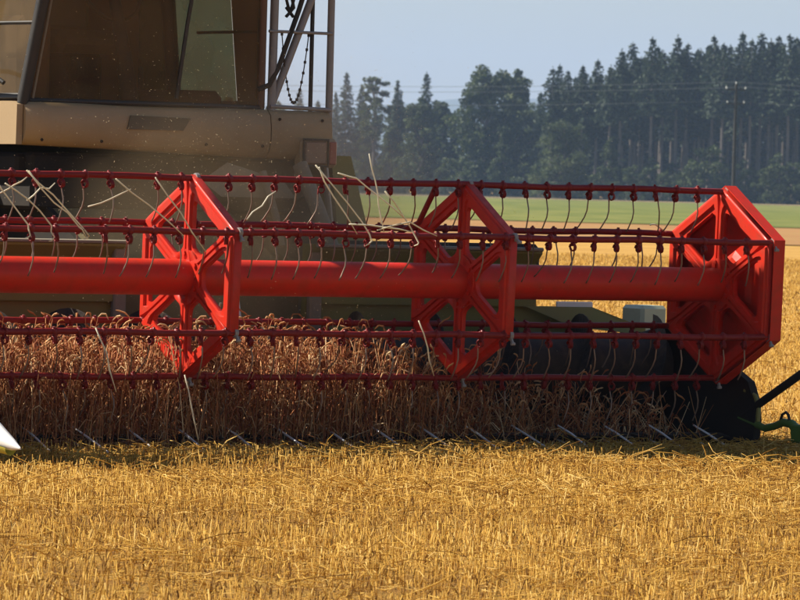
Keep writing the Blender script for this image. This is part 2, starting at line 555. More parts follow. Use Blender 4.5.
def quads_at(pos, nrm_j, size, tint, flat=0.0, aspect=1.0):
    """leaf cards: real small faces, random orientation; flat pulls them towards horizontal"""
    n = len(pos)
    d = rng.normal(size=(n, 3)); d[:, 2] *= (1 - flat)
    d /= np.linalg.norm(d, axis=1)[:, None]
    e = rng.normal(size=(n, 3)); e -= d * (e * d).sum(1)[:, None]
    e /= np.linalg.norm(e, axis=1)[:, None]
    s = np.asarray(size).reshape(-1, 1) * np.ones((n, 1))
    a, b = d * s, e * s * aspect
    k = rng.uniform(.6, 1.1, (n, 4, 1))
    V = np.stack([pos - a * k[:, 0], pos - b * k[:, 1], pos + a * k[:, 2], pos + b * k[:, 3]], 1)
    Q = np.arange(n * 4).reshape(n, 4)
    return V.reshape(-1, 3), Q, None, np.repeat(tint, 4)


def spruce_meshes(h, base, width, seed, ragged=0.25):
    r = np.random.default_rng(seed)
    pts, sz, tn = [], [], []
    z = base
    top = h
    while z < top - .15:
        f = (z - base) / (top - base)
        reach = width * (1 - f) ** 0.72 * (0.45 + 0.55 * min(1, (f + .04) / .16)) + .14
        nb = int(5 + 4 * (1 - f))
        a0 = r.uniform(0, 6.28)
        for k in range(nb):
            if r.random() < .12: continue
            a = a0 + 6.28 * k / nb + r.normal(0, .25)
            L = reach * r.uniform(1 - 1.6 * ragged, 1.15)
            m = max(6, int(L * 10))
            u = r.uniform(.08, 1, m) ** .8
            droop = -.28 * L * u ** 1.5 + .10 * L * np.maximum(0, u - .7)
            side = r.normal(0, .16, m) * (1.15 - u) * L
            x = np.cos(a) * u * L - np.sin(a) * side
            y = np.sin(a) * u * L + np.cos(a) * side
            pts.append(np.stack([x, y, z + droop + r.normal(0, .09, m) - .12], 1))
            sz.append(r.uniform(.18, .42, m) * (0.75 + .35 * (1 - f)))
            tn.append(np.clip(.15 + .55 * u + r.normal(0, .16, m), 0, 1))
        z += r.uniform(.24, .42) * (1.1 - .4 * f)
    m = 16
    zz = np.linspace(top - .9, top + .05, m)
    pts.append(np.stack([r.normal(0, .07, m), r.normal(0, .07, m), zz], 1)); sz.append(np.full(m, .12)); tn.append(np.full(m, .5))
    P, S, T = np.concatenate(pts), np.concatenate(sz), np.concatenate(tn)
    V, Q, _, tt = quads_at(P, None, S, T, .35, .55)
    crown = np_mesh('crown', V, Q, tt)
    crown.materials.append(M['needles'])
    mb = MB()
    mb.tube([(0, 0, -.3), (.03, 0, h * .3), (-.02, .03, h * .65), (0, 0, h)], [h * .012, h * .0095, h * .006, .02], 7)
    for k in range(12):                                    # dead branch stubs under the crown
        zz = base * r.uniform(.35, 1.0); a = r.uniform(0, 6.28); L = r.uniform(.3, 1.0)
        mb.tube([(0, 0, zz), (math.cos(a) * L, math.sin(a) * L, zz - .15 * L)], [.03, .008], 3, False)
    me = bpy.data.meshes.new('trunk'); me.from_pydata(mb.v, [], mb.f); me.update(); me.materials.append(M['bark'])
    return crown, me


def leaf_meshes(h, width, seed, base=.12, lobes=16, n=6500, size=.22, topw=.6):
    """broad-leaved crown: limbs carry uneven lobes of leaf-sized faces with gaps between"""
    r = np.random.default_rng(seed)
    mb = MB()
    mb.tube([(0, 0, -.3), (.05, .02, h * .2), (-.05, 0, h * .45), (.05, .05, h * .75)], [h * .022, h * .016, h * .010, .04], 8)
    pts, sz, tn = [], [], []
    for k in range(lobes):
        f = (k + .5) / lobes
        zc = h * (base + (.95 - base) * f)
        prof = math.sin(math.pi * min(1, max(.12, .15 + .80 * f))) ** .6 * (1 - (1 - topw) * f)
        a = k * 2.4 + r.normal(0, .4)
        rad = width * prof * r.uniform(.35, .75)
        c = np.array([math.cos(a) * rad, math.sin(a) * rad, zc - .06 * h])
        mb.tube([(0, 0, max(.1 * h, c[2] - .15 * h)), tuple(c * [.6, .6, 1] - [0, 0, .05 * h]), tuple(c)], [.012 * h * (1.1 - f), .006 * h, .02], 5, False)
        lr = width * r.uniform(.30, .48) * (1.05 - .30 * f)
        m = int(n / lobes)
        for _ in range(5):                                 # sub-clumps inside each lobe
            cc = c + r.normal(0, .45, 3) * lr * [1, 1, .7]
            mm = m // 5
            d = r.normal(size=(mm, 3)); d /= np.linalg.norm(d, axis=1)[:, None]
            rr = lr * .62 * r.uniform(.25, 1.0, mm) ** .6
            p = cc + d * rr[:, None] * [1, 1, .72]
            pts.append(p); sz.append(r.uniform(.5, 1.2, mm) * size)
            tn.append(np.clip(r.normal(.42, .24) + r.normal(0, .15, mm), 0, 1))  # uneven clump tone also carries lit and shaded parts of the crown
    P, S, T = np.concatenate(pts), np.concatenate(sz), np.concatenate(tn)
    V, Q, _, tt = quads_at(P, None, S, T, .2, .7)
    crown = np_mesh('crown', V, Q, tt)
    crown.materials.append(M['leaves'])
    me = bpy.data.meshes.new('trunk'); me.from_pydata(mb.v, [], mb.f); me.update(); me.materials.append(M['bark'])
    return crown, me


def plant_tree(name, meshes, loc, s, rz, label, cat, group, sz=None):
    root = empty(name, loc, rz)
    root.scale = (s, s, sz or s)
    tag(root, label, cat, group)
    for nm, me in zip(('crown', 'trunk'), meshes):
        o = bpy.data.objects.new(nm, me); COL.objects.link(o); o.parent = root
    return root


# spruces built 20 m tall with a bare lower stem
SPR = [spruce_meshes(20, b, w, 40 + i, rg) for i, (b, w, rg) in enumerate(
    [(10.0, 3.2, .32), (11.5, 2.9, .36), (9.0, 3.3, .30), (12.5, 2.8, .40), (11.0, 3.0, .34), (3.5, 3.1, .3), (4.5, 2.8, .3)])]
SPR_FULL = [spruce_meshes(20, 1.5, 3.9, 61, .28), spruce_meshes(20, 2.5, 3.6, 62, .32)]
PINE = leaf_meshes(20, 3.2, 71, .50, 16, 4200, .26, .85)
BROAD = [leaf_meshes(20, w, 80 + i, b, lo, n, .30, tw) for i, (w, b, lo, n, tw) in enumerate(
    [(5.6, .10, 36, 17000, .78), (4.8, .08, 32, 15000, .7), (6.4, .08, 32, 15000, .8), (4.0, .08, 28, 12000, .65)])]
BUSH = [leaf_meshes(6, 3.2, 90 + i, .06, 9, 2400, .22, .7) for i in range(3)]

# front row of spruces: pixel x and top y read from the photograph, depth from the forest edge
front_px = [(553, 68), (568, 72), (583, 66), (598, 60), (611, 66), (622, 50), (633, 43), (641, 58), (653, 38), (664, 52), (678, 36),
            (688, 44), (701, 50), (714, 36), (724, 44), (743, 33), (752, 40), (762, 33), (771, 40), (779, 37), (790, 35), (799, 40),
            (810, 33), (823, 36), (836, 30), (850, 38), (866, 34), (884, 30)]
POLE_PX = 733
lefts = [p for p in front_px if p[0] < POLE_PX][::-1]
rights = [p for p in front_px if p[0] > POLE_PX]
r3 = random.Random(3)
for side, lst in (('left', lefts), ('right', rights)):
    for i, (px, py) in enumerate(lst):
        d = 752 + r3.uniform(-5, 9)
        top = at_depth(px, py, d)
        b = at_depth(px, 196, d)
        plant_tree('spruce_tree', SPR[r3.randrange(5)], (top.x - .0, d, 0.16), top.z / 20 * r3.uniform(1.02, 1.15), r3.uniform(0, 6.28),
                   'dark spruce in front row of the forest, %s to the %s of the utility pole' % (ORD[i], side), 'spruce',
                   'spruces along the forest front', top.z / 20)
for row, (d0, step, dz) in enumerate(((766, 13.5, 5), (781, 12.5, 2), (797, 12.0, 6))):
    xs = np.arange(556 + row * 4, 880, step)
    for i, px in enumerate(xs):
        px = px + r3.uniform(-3, 3)
        base_y = np.interp(px, [556, 620, 660, 760, 880], [78, 60, 46, 42, 36])
        d = d0 + r3.uniform(-4, 4)
        top = at_depth(px, base_y + r3.uniform(-4, 14) + dz, d)
        plant_tree('spruce_tree', SPR[5 + r3.randrange(2)] if row == 2 else SPR[r3.randrange(5)], (top.x, d, 0.16), top.z / 20 * 1.08, r3.uniform(0, 6.28),
                   'dark spruce in the %s row of the forest, %s from its western end' % (ORD[row + 1], ORD[i]), 'spruce',
                   'spruces deeper in the forest', top.z / 20)
# trees of the lighter group left of the forest: kind, pixel x, top y, depth
left_group = [
    ('full', 347, 72, 840, 'hazy spruce standing close beside the harvester railing'),
    ('pine', 376, 63, 845, 'tall thin-crowned pine second from the harvester railing'),
    ('bare', 362, 84, 860, 'hazy spruce standing in the gap behind the tall pine'),
    ('bare', 398, 80, 835, 'dusty grey spruce next to the tall thin-crowned pine'),
    ('broad3', 392, 118, 822, 'low dusty round tree under the tall thin-crowned pine'),
    ('full', 427, 72, 815, 'pointed spruce rising from leafy trees against the far hills'),
    ('broad1', 422, 92, 808, 'leafy tree wrapped around the foot of the pointed spruce'),
    ('bare', 455, 110, 815, 'short dark spruce in the gap with the blue hills'),
    ('broad3', 444, 90, 826, 'slim leafy tree edging the gap with the blue hills'),
    ('broad0', 488, 58, 800, 'tallest round-crowned leafy tree above the middle reel spider'),
    ('broad1', 518, 62, 806, 'tall leafy tree joined to the tallest round-crowned one'),
    ('broad3', 506, 118, 792, 'small light green tree in front of the tall leafy pair'),
    ('bare', 541, 92, 815, 'dark spruce between the leafy pair and the forest'),
    ('full', 560, 64, 790, 'pointed spruce at the near end of the dense forest'),
    ('broad2', 565, 116, 735, 'dark broad round tree standing alone before the forest'),
    ('broad0', 402, 96, 855, 'hazy leafy tree filling the wood behind the dusty grey spruce'),
    ('broad1', 436, 104, 850, 'low leafy tree under the gap with the blue hills'),
    ('broad2', 470, 112, 845, 'shadowed leafy tree left of the tallest round-crowned tree'),
    ('broad0', 532, 98, 838, 'leafy tree filling the wood behind the leafy pair'),
    ('broad1', 368, 112, 856, 'hazy leafy tree at the foot of the tall pine'),
    ('broad3', 612, 128, 748, 'light green broad tree among the shrubs at the forest foot'),
    ('bare', 336, 92, 850, 'hazy spruce partly hidden by the harvester railing'),
    ('full', 300, 88, 850, 'hazy spruce seen between the bars of the harvester railing'),
    ('broad1', 278, 96, 845, 'hazy leafy tree seen through the harvester railing'),
    ('full', 318, 100, 840, 'small hazy spruce behind the harvester railing'),
    ('broad0', 225, 92, 850, 'hazy leafy tree behind the dusty cab'),
    ('full', 150, 84, 850, 'hazy spruce behind the middle of the cab'),
    ('broad1', 80, 90, 850, 'hazy leafy tree behind the cab door pillar'),
    ('full', 10, 84, 850, 'hazy spruce behind the cab side window'),
]
for kind, px, py, d, lab in left_group:
    top = at_depth(px, py, d)
    ms = {'full': SPR_FULL[len(lab) % 2], 'bare': SPR[5], 'pine': PINE}.get(kind) or BROAD[int(kind[-1])]
    nm = {'full': 'spruce_tree', 'bare': 'spruce_tree', 'pine': 'pine_tree'}.get(kind, 'leafy_tree')
    wide = {'broad2': 1.25, 'broad0': 1.0}.get(kind, 1.0)
    s = (top.z - .1) / 20
    plant_tree(nm, ms, (top.x, d, 0.1), s * wide if kind != 'broad2' else s * 1.3, r3.uniform(0, 6.28), lab, nm.split('_')[0] + ' tree' if nm == 'leafy_tree' else nm.split('_')[0],
               'trees beside the forest', s)
bush_px = [(580, 168), (592, 172), (604, 165), (616, 171), (628, 164), (640, 172), (651, 160), (662, 170), (672, 162), (684, 171),
           (696, 158), (709, 144), (721, 166), (745, 162), (757, 170), (768, 163), (780, 156), (793, 168), (806, 162), (822, 168),
           (440, 165), (460, 160), (478, 168), (524, 158), (540, 164), (405, 160), (360, 158), (376, 165), (340, 160)]
bl = sorted([b for b in bush_px if b[0] < POLE_PX], key=lambda p: -p[0])
br = sorted([b for b in bush_px if b[0] > POLE_PX])
for side, lst in (('left', bl), ('right', br)):
    for i, (px, py) in enumerate(lst):
        d = r3.uniform(738, 748) if px > 560 else r3.uniform(785, 800)
        top = at_depth(px, py, d)
        s = top.z / 6
        plant_tree('shrub', BUSH[i % 3], (top.x, d, 0.14), s * r3.uniform(.85, 1.1), r3.uniform(0, 6.28),
                   'green shrub at the forest foot, %s to the %s of the utility pole' % (ORD[i], side), 'shrub', 'shrubs at the forest foot', s)

for i, px in enumerate(np.arange(566, 850, 11.0)):
    d = 803 + r3.uniform(-4, 4)
    top = at_depth(px, r3.uniform(150, 163), d)
    plant_tree('shrub', BUSH[i % 3], (top.x, d, 0.14), top.z / 6 * .95, r3.uniform(0, 6.28),
               'shrub in the dark undergrowth behind the spruce trunks, %s from the western end' % ORD[i], 'shrub', 'undergrowth behind the spruce trunks', top.z / 6)

# ------------------------------------------------------------------ utility pole and wires
PD = 480.0
ptop = at_depth(736, 84, PD)
pole = empty('utility_pole', (ptop.x, PD, 0.06))
tag(pole, 'dark wooden utility pole standing in the meadow before the forest', 'pole')
MB().tube([(0, 0, -.2), (0, 0, 5), (0.02, 0, ptop.z - .06)], [.17, .15, .12], 10).build('post', M['wood'], pole, 60)
hz = ptop.z - .06
MB().box(-.9, .9, -.06, .06, hz - .55, hz - .42, .01).build('crossarm', M['wood'], pole)
MB().box(-.8, .8, -.06, .06, hz - 1.75, hz - 1.62, .01).build('crossarm', M['wood'], pole)
for (ix, iz) in ((-.8, hz - .42), (0, hz), (.8, hz - .42), (-.7, hz - 1.62), (.7, hz - 1.62)):
    MB().lathe([(0, .0), (0, .05), (.1, .07), (.16, .04), (.2, .0)], ix, 0, iz, 8, 'z').build('insulator', M['white'], pole, 60)


def cable(z_at_pole, xoff, zl, label):
    a = Vector((ptop.x - 75, PD + 16, zl)); b = Vector((ptop.x + xoff, PD, z_at_pole)); c = Vector((ptop.x + 75, PD - 10, z_at_pole - .1))
    pts = []
    for (p, q) in ((a, b), (b, c)):
        for i in range(17):
            u = i / 16
            w = p.lerp(q, u); w.z -= .9 * 4 * u * (1 - u)
            if not pts or (w - pts[-1]).length > .01: pts.append(w)
    tag(MB().tube(pts, .016, 5).build('power_line', M['wirecable'], None), label, 'power line', 'power lines on the utility pole')


cable(ptop.z + .17, 0, ptop.z - .3, 'uppermost power line, carried on the very top of the utility pole')
cable(ptop.z - .25, .8, ptop.z - .8, 'power line on the upper crossarm just below the pole top')
cable(ptop.z - 1.45, -.7, ptop.z - 1.9, 'lowest power line, carried on the lower crossarm of the pole')

# ------------------------------------------------------------------ combine harvester
H = empty('combine_harvester', OX, YAW)
tag(H, 'beige and green combine harvester with a wide red reel cutting wheat', 'harvester')
RZ, R = 0.966, 0.54
S60 = [(math.sin(k * math.pi / 3 + .035), math.cos(k * math.pi / 3 + .035)) for k in range(6)]       # (forward, up)

# --- reel: the tube is the part, spiders, bars and tines are its pieces
reel = MB().tube([(-2.02, 0, RZ), (3.60, 0, RZ)], .098, 28).build('reel', M['red'], H, 40)
reel["label"] = 'wide red reel with hexagonal spiders and spring tines'


def spider_mesh():
    """pressed sheet hexagon: six sectors, each with a rounded hole, beads and folded lips"""
    mb = MB()
    N = 40
    RO = R + .015
    levels = [(0.0, 0.0), (.20, 0.0), (.25, -.013), (.60, -.013), (.65, 0.0), (.95, .0), (1.0, .022)]
    for k in range(6):
        A = Vector((S60[k][0], S60[k][1])) * RO
        B = Vector((S60[(k + 1) % 6][0], S60[(k + 1) % 6][1])) * RO
        O2 = Vector((0, 0))
        mid = (A + B).normalized(); tan = (B - A).normalized()
        # hole triangle
        apo = RO * math.cos(math.pi / 6)
        top = apo - .088
        hw = lambda rr: rr * math.tan(math.pi / 6) - .045
        low = .165
        tri = [mid * top + tan * hw(top), mid * top - tan * hw(top), mid * low - tan * max(.012, hw(low)), mid * low + tan * max(.012, hw(low))]
        ctr = mid * (top * .68 + low * .32)
        outer = [O2, B, A]

        def hit(poly, dirv, off=0):
            best = None
            for i in range(len(poly)):
                p, q = poly[i] - ctr, poly[(i + 1) % len(poly)] - ctr
                e = q - p
                den = dirv.x * e.y - dirv.y * e.x
                if abs(den) < 1e-9: continue
                t = (p.x * e.y - p.y * e.x) / den
                s = (p.x * dirv.y - p.y * dirv.x) / den
                if t > 1e-6 and -1e-6 <= s <= 1 + 1e-6 and (best is None or t < best): best = t
            return best
        angs = [2 * math.pi * i / N for i in range(N)]
        for P_ in outer:                                 # make sure the corners are sampled
            d = P_ - ctr; a = math.atan2(d.y, d.x) % (2 * math.pi)
            j = min(range(N), key=lambda i: abs((angs[i] - a + math.pi) % (2 * math.pi) - math.pi)); angs[j] = a
        angs.sort()
        ro = [hit(outer, Vector((math.cos(a), math.sin(a)))) for a in angs]
        ri = [hit(tri, Vector((math.cos(a), math.sin(a)))) for a in angs]
        for _ in range(1):
            ri = [(ri[i - 1] + 2 * ri[i] + ri[(i + 1) % N]) / 4 for i in range(N)]
        vs = []
        for (s, hx) in levels:
            for i, a in enumerate(angs):
                rr = ro[i] * (1 - s) + ri[i] * s
                p = ctr + Vector((math.cos(a), math.sin(a))) * rr
                vs.append((hx, -p.x, p.y))
        fs = []
        for l in range(len(levels) - 1):
            for i in range(N):
                i2 = (i + 1) % N
                fs.append((l * N + i, l * N + i2, (l + 1) * N + i2, (l + 1) * N + i))
        mb.add(vs, fs)
        # folded outer lip
        o1, o2 = A * 1.0, B * 1.0
        mb.add([(0, -o1.x, o1.y), (0, -o2.x, o2.y), (.045, -o2.x, o2.y), (.045, -o1.x, o1.y)], [(0, 1, 2, 3)])
    # hub boss
    mb.lathe([(-.012, .10), (-.012, .150), (-.0, .152)], 0, 0, 0, 28, 'x')
    for k in range(6):
        a = k * math.pi / 3 + .52
        mb.lathe([(-.024, 0), (-.024, .012), (-.01, .012)], 0, .128 * math.cos(a), .128 * math.sin(a), 6, 'x')
    me = bpy.data.meshes.new('spider'); me.from_pydata(mb.v, [], mb.f)
    import bmesh
    bm = bmesh.new(); bm.from_mesh(me)
    bmesh.ops.remove_doubles(bm, verts=bm.verts, dist=.0015)
    bmesh.ops.recalc_face_normals(bm, faces=bm.faces)
    bm.to_mesh(me); bm.free()
    return me


SPM = spider_mesh()
SPX = [-1.78, 0.0, 1.781, 3.562]
for i, x in enumerate(SPX):
    o = link('spider', SPM, M['red'], reel, 16)
    o.location = (x, 0, RZ)
    md = o.modifiers.new('thickness', 'SOLIDIFY'); md.thickness = .006; md.offset = 0
# outer end shield: solid folded hexagon outside the last spider
for x in (3.66, -1.89):
    mb = MB()
    sgn = 1 if x > 0 else -1
    ring = lambda rr, xx: [(xx, -s * rr, RZ + c * rr) for s, c in S60]
    vs = ring(R + .03, x - .075 * sgn) + ring(R + .03, x) + ring(R - .05, x + .0 * sgn) + ring(R - .09, x + .022 * sgn) + ring(.2, x + .022 * sgn) + ring(.16, x) + [(x, 0, RZ)]
    fs = []
    for l in range(5):
        for k in range(6):
            fs.append((l * 6 + k, l * 6 + (k + 1) % 6, l * 6 + 6 + (k + 1) % 6, l * 6 + 6 + k))
    for k in range(6):
        fs.append((30 + k, 30 + (k + 1) % 6, 36))
    mb.add(vs, fs)
    o = mb.build('end_shield', M['red'], reel)
    md = o.modifiers.new('thickness', 'SOLIDIFY'); md.thickness = .006; md.offset = 0
# tine bars with their tines
tine = MB()
tine.lathe([(-.014, .017), (-.014, .0215), (.014, .0215), (.014, .017)], 0, 0, 0, 10, 'x')          # clamp round the bar
tine.box(-.007, .007, -.007, .007, .016, .029, .002)
tine.box(-.011, .011, -.010, .010, -.040, -.015, .003)
TINE_CLAMP = tine
coil = [(-.012 + .024 * t / 24, .017 * math.cos(t / 8 * 6.283), -.046 + .021 * math.sin(t / 8 * 6.283)) for t in range(25)]
wire_pts = coil + [(.012, .016, -.075), (.014, .012, -.13), (.010, .018, -.17), (.004, .045, -.225), (0, .058, -.245)]
tm = MB().tube(wire_pts, .0042, 5)
TME = bpy.data.meshes.new('tine')
nv = len(TINE_CLAMP.v)
TINE_CLAMP.add(tm.v, tm.f)
TME.from_pydata(TINE_CLAMP.v, [], TINE_CLAMP.f)
TME.materials.append(M['bar_red']); TME.materials.append(M['wire'])
TME.polygons.foreach_set("material_index", [1 if max(p.vertices) >= nv and min(p.vertices) >= nv + 25 * 5 else 0 for p in TME.polygons])
TME.polygons.foreach_set("use_smooth", [True] * len(TME.polygons))
bracket = MB()
bracket.lathe([(-.010, 0), (-.010, .026), (.010, .026), (.010, 0)], 0, 0, 0, 12, 'x').box(-.006, .006, -.009, .009, -.060, 0, .002)
bracket.lathe([(-.012, 0), (-.012, .009), (.012, .009), (.012, 0)], 0, 0, -.055, 8, 'x')
BME = bpy.data.meshes.new('pivot_bracket'); BME.from_pydata(bracket.v, [], bracket.f); BME.materials.append(M['rail'])
r4 = random.Random(9)
for k in range(6):
    s, c = S60[k]
    by, bz = -s * R, RZ + c * R
    sag = [(-1.95 + 5.58 * i / 18, by, bz + .004 * math.sin(i * 1.7 + k)) for i in range(19)]
    MB().tube(sag, .0175, 8).build('tine_bar', M['bar_red'], reel, 60)
    n = 36
    for i in range(n):
        x = -1.86 + i * .150 + k * .017
        if x > 3.5: break
        if r4.random() < .035: continue
        o = bpy.data.objects.new('tine', TME); COL.objects.link(o); o.parent = reel
        o.location = (x, by, bz); o.rotation_euler = (r4.gauss(0, .16), r4.gauss(0, .06), r4.gauss(0, .3))
    for x in SPX:
        o = bpy.data.objects.new('pivot_bracket', BME); COL.objects.link(o); o.parent = reel
        o.location = (x + .035, by, bz); o.rotation_euler = (-.7 + r4.gauss(0, .2), 0, 0)
# link rods between the top and rear bars
MB().tube([(1.62, .02, RZ + R - .01), (1.60, .16, RZ + R - .22), (1.66, .42, RZ + .27)], .016, 8).build('link_rod', M['bar_red'], reel, 60)

# --- header table
XL, XR = -1.99, 3.77
BWY = 1.20
back_pieces = ((XL, .30), (1.52, XR))
for (a, b) in back_pieces:
    mb = MB()
    mb.prism([(BWY, .16), (BWY, 1.05), (BWY - .06, 1.11), (BWY - .06, 1.145), (BWY + .05, 1.145), (BWY + .05, .16)], a, min(b, 3.12), 'x')
    if b > 3.12:
        mb.prism([(BWY + .004, .16), (BWY + .004, .80), (BWY + .045, .80), (BWY + .045, .16)], 3.122, 3.40, 'x')
        mb.prism([(BWY + .004, .16), (BWY + .004, .63), (BWY + .045, .63), (BWY + .045, .16)], 3.402, b, 'x')
    mb.box(a + .02, min(b, 3.10), BWY - .035, BWY - .003, .80, .84)
    mb.build('back_wall', M['lime'], H)
    MB().tube([(a + .01, BWY - .09, 1.135), (min(b, 3.1), BWY - .09, 1.135)], .012, 6).build('top_pipe', M['grey'], H, 60)
MB().box(.22, .30, BWY - .05, BWY - .004, .4, 1.10, .008).build('feeder_post', M['grey'], H)
MB().box(1.52, 1.60, BWY - .05, BWY - .004, .4, 1.10, .008).build('feeder_post', M['grey'], H)
MB().box(1.9, 3.20, BWY + .06, BWY + .22, 1.01, 1.165, .03).build('top_beam', M['dark'], H)
floor_prof = [(.20, .08), (.30, .10), (.55, .09), (.72, .12), (.95, .12), (1.10, .22), (BWY - .01, .40), (BWY - .01, .12), (1.0, .04), (.3, .05)]
MB().prism(floor_prof, XL + .02, XR - .02, 'x').build('table', M['dark'], H)
# auger: tube with two spiral flights
AY, AZ, AR = .84, .47, .30
auger = MB().tube([(XL + .03, AY, AZ), (XR - .03, AY, AZ)], .19, 24).build('auger', M['dark_steel'], H, 40)
for (x0, x1, hand) in ((XL + .05, .55, 1), (1.25, XR - .05, -1)):
    mb = MB(); vs = []; n = 140
    turns = abs(x1 - x0) / .52
    for i in range(n + 1):
        t = i / n; a = hand * turns * 6.283 * t
        for rr in (.185, AR):
            vs.append((x0 + (x1 - x0) * t, AY + rr * math.cos(a), AZ + rr * math.sin(a)))
    mb.add(vs, [(2 * i, 2 * i + 1, 2 * i + 3, 2 * i + 2) for i in range(n)])
    o = mb.build('flight', M['dark_steel'], auger)
    md = o.modifiers.new('thickness', 'SOLIDIFY'); md.thickness = .005
for i in range(9):
    x = .58 + i * .08; a = i * 1.9
    MB().tube([(x, AY + .18 * math.cos(a), AZ + .18 * math.sin(a)), (x, AY + .36 * math.cos(a), AZ + .36 * math.sin(a))], .008, 6).build('auger_finger', M['steel'], auger)
# knife
mb = MB().box(XL + .03, XR - .03, .14, .22, .075, .105)
i = 0
x = XL + .06
while x < XR - .05:
    mb.add([(x - .018, .14, .08), (x + .018, .14, .08), (x, .03, .085), (x - .018, .14, .1), (x + .018, .14, .1), (x, .035, .092)], [(0, 1, 2), (3, 5, 4), (0, 2, 5, 3), (1, 4, 5, 2)])
    x += .0762
mb.build('knife_bar', M['dark_steel'], H)
for i in range(18):
    x = XL + .12 + i * .318
    y1 = -.24 + r4.uniform(-.03, .03)
    lf = MB()
    lf.tube([(x, .16, .150), (x, .02, .108), (x, y1 + .1, .050), (x, y1, .018)], [.005, .0065, .0065, .004], 6)
    lf.tube([(x, y1 + .02, .028), (x, .0, .03), (x, .16, .07)], [.004, .005, .005], 6)
    lf.build('crop_lifter', M['bright'], H, 60)
# end plates
prof = [(-.10, .06), (-.115, .20), (-.10, .30), (-.04, .41), (.16, .50), (.55, .62), (.9, .655), (BWY + .05, .66), (BWY + .05, .12), (.4, .02), (.0, .02)]
MB().prism(prof, XR, XR + .05, 'x').build('end_plate', M['dark'], H)
MB().prism(prof, XL - .05, XL, 'x').build('end_plate', M['lime'], H)
MB().box(3.95, 4.14, BWY + .08, BWY + .30, .45, .81, .02).build('drive_cover', M['pale_green'], H)
MB().add([(3.02, BWY - .04, .80), (3.5, BWY - .04, .80), (3.85, BWY - .10, .68), (3.85, BWY - .10, .64), (3.35, BWY - .07, .68)],
         [(0, 1, 2, 3, 4)]).build('strap_plate', M['lime'], H)
MB().box(3.26, 3.52, BWY - .02, BWY - .005, .765, .83, .004).build('label_plate', M['white'], H)
# reel arms
for x in (XL - .02, 3.74):
    mb = MB()
    mb.tube([(x, BWY + .05, .55), (x, .6, .70), (x, 0, RZ)], [.05, .045, .045], 10)
    mb.build('reel_arm', M['dark'], H, 60)
MB().lathe([(-.02, 0), (-.02, .10), (.04, .10), (.05, 0)], 3.70, 0, RZ, 20, 'x').build('reel_drive', M['dark_steel'], H, 50)
# crop dividers: a pointed nose at one end, a tubular rod frame at the other
mb = MB()
rings = []
for (y, cz, hw, hh) in ((-1.70, .135, .004, .006), (-1.62, .15, .025, .03), (-1.45, .19, .055, .065), (-1.15, .26, .085, .12), (-.75, .35, .10, .19), (-.30, .42, .10, .25), (.05, .44, .09, .27)):
    rings.append([(XL + .03 + hw * math.cos(t * math.pi / 6), y, cz + hh * math.sin(t * math.pi / 6)) for t in range(12)])
vs = [p for rg in rings for p in rg]
fs = [(i * 12 + k, i * 12 + (k + 1) % 12, (i + 1) * 12 + (k + 1) % 12, (i + 1) * 12 + k) for i in range(6) for k in range(12)]
fs += [tuple(range(12)), tuple(range(72, 84))]
dv = MB().add(vs, fs).build('crop_divider', M['white'], H, 50)
vs2 = []
for (y, cz, hw, hh) in ((-1.60, .14, .032, .02), (-1.40, .17, .066, .035), (-1.10, .20, .095, .05), (-.7, .25, .11, .08), (-.2, .28, .11, .10)):
    for t in range(7):
        a = math.pi + math.pi * t / 6
        vs2.append((XL + .03 + hw * math.cos(a), y, cz + .004 + (hh + .02) * math.sin(a) - .01))
MB().add(vs2, [(i * 7 + k, i * 7 + k + 1, (i + 1) * 7 + k + 1, (i + 1) * 7 + k) for i in range(4) for k in range(6)]).build('divider_sole', M['yellow'], dv, 60)
dr = MB().tube([(3.79, .02, .21), (3.79, -.14, .292), (3.80, -.558, .50), (3.82, -1.05, .745), (3.82, -1.15, .76), (3.82, -1.25, .72)], [.022, .024, .024, .024, .024, .02], 10).build('divider_rod', M['dark'], H, 60)
MB().tube([(3.79, .05, .20), (3.79, -.115, .165), (3.79, -.19, .148), (3.80, -.27, .165), (3.80, -.35, .19), (3.80, -.43, .185), (3.80, -.50, .14), (3.80, -.576, .075), (3.80, -.75, .04), (3.80, -1.2, .03)],
          [.022, .023, .022, .022, .024, .027, .032, .034, .026, .014], 8).build('divider_hose', M['fitting'], dr, 60)
MB().tube([(3.79, -.335, .20), (3.79, -.35, .235), (3.79, -.385, .25), (3.79, -.41, .235), (3.79, -.42, .20)], .009, 6).build('hose_loop', M['dark_steel'], dr, 60)
MB().lathe([(-.02, 0), (-.02, .042), (.02, .042), (.02, 0)], 3.79, -.50, .14, 10, 'x').box(3.765, 3.83, -.60, -.46, .08, .185, .01).build('clamp', M['fitting'], dr)
MB().tube([(3.78, .0, .36), (3.79, -.09, .33), (3.79, -.125, .26), (3.79, -.115, .165)], .014, 6).build('hinge_bar', M['lime'], dr, 60)

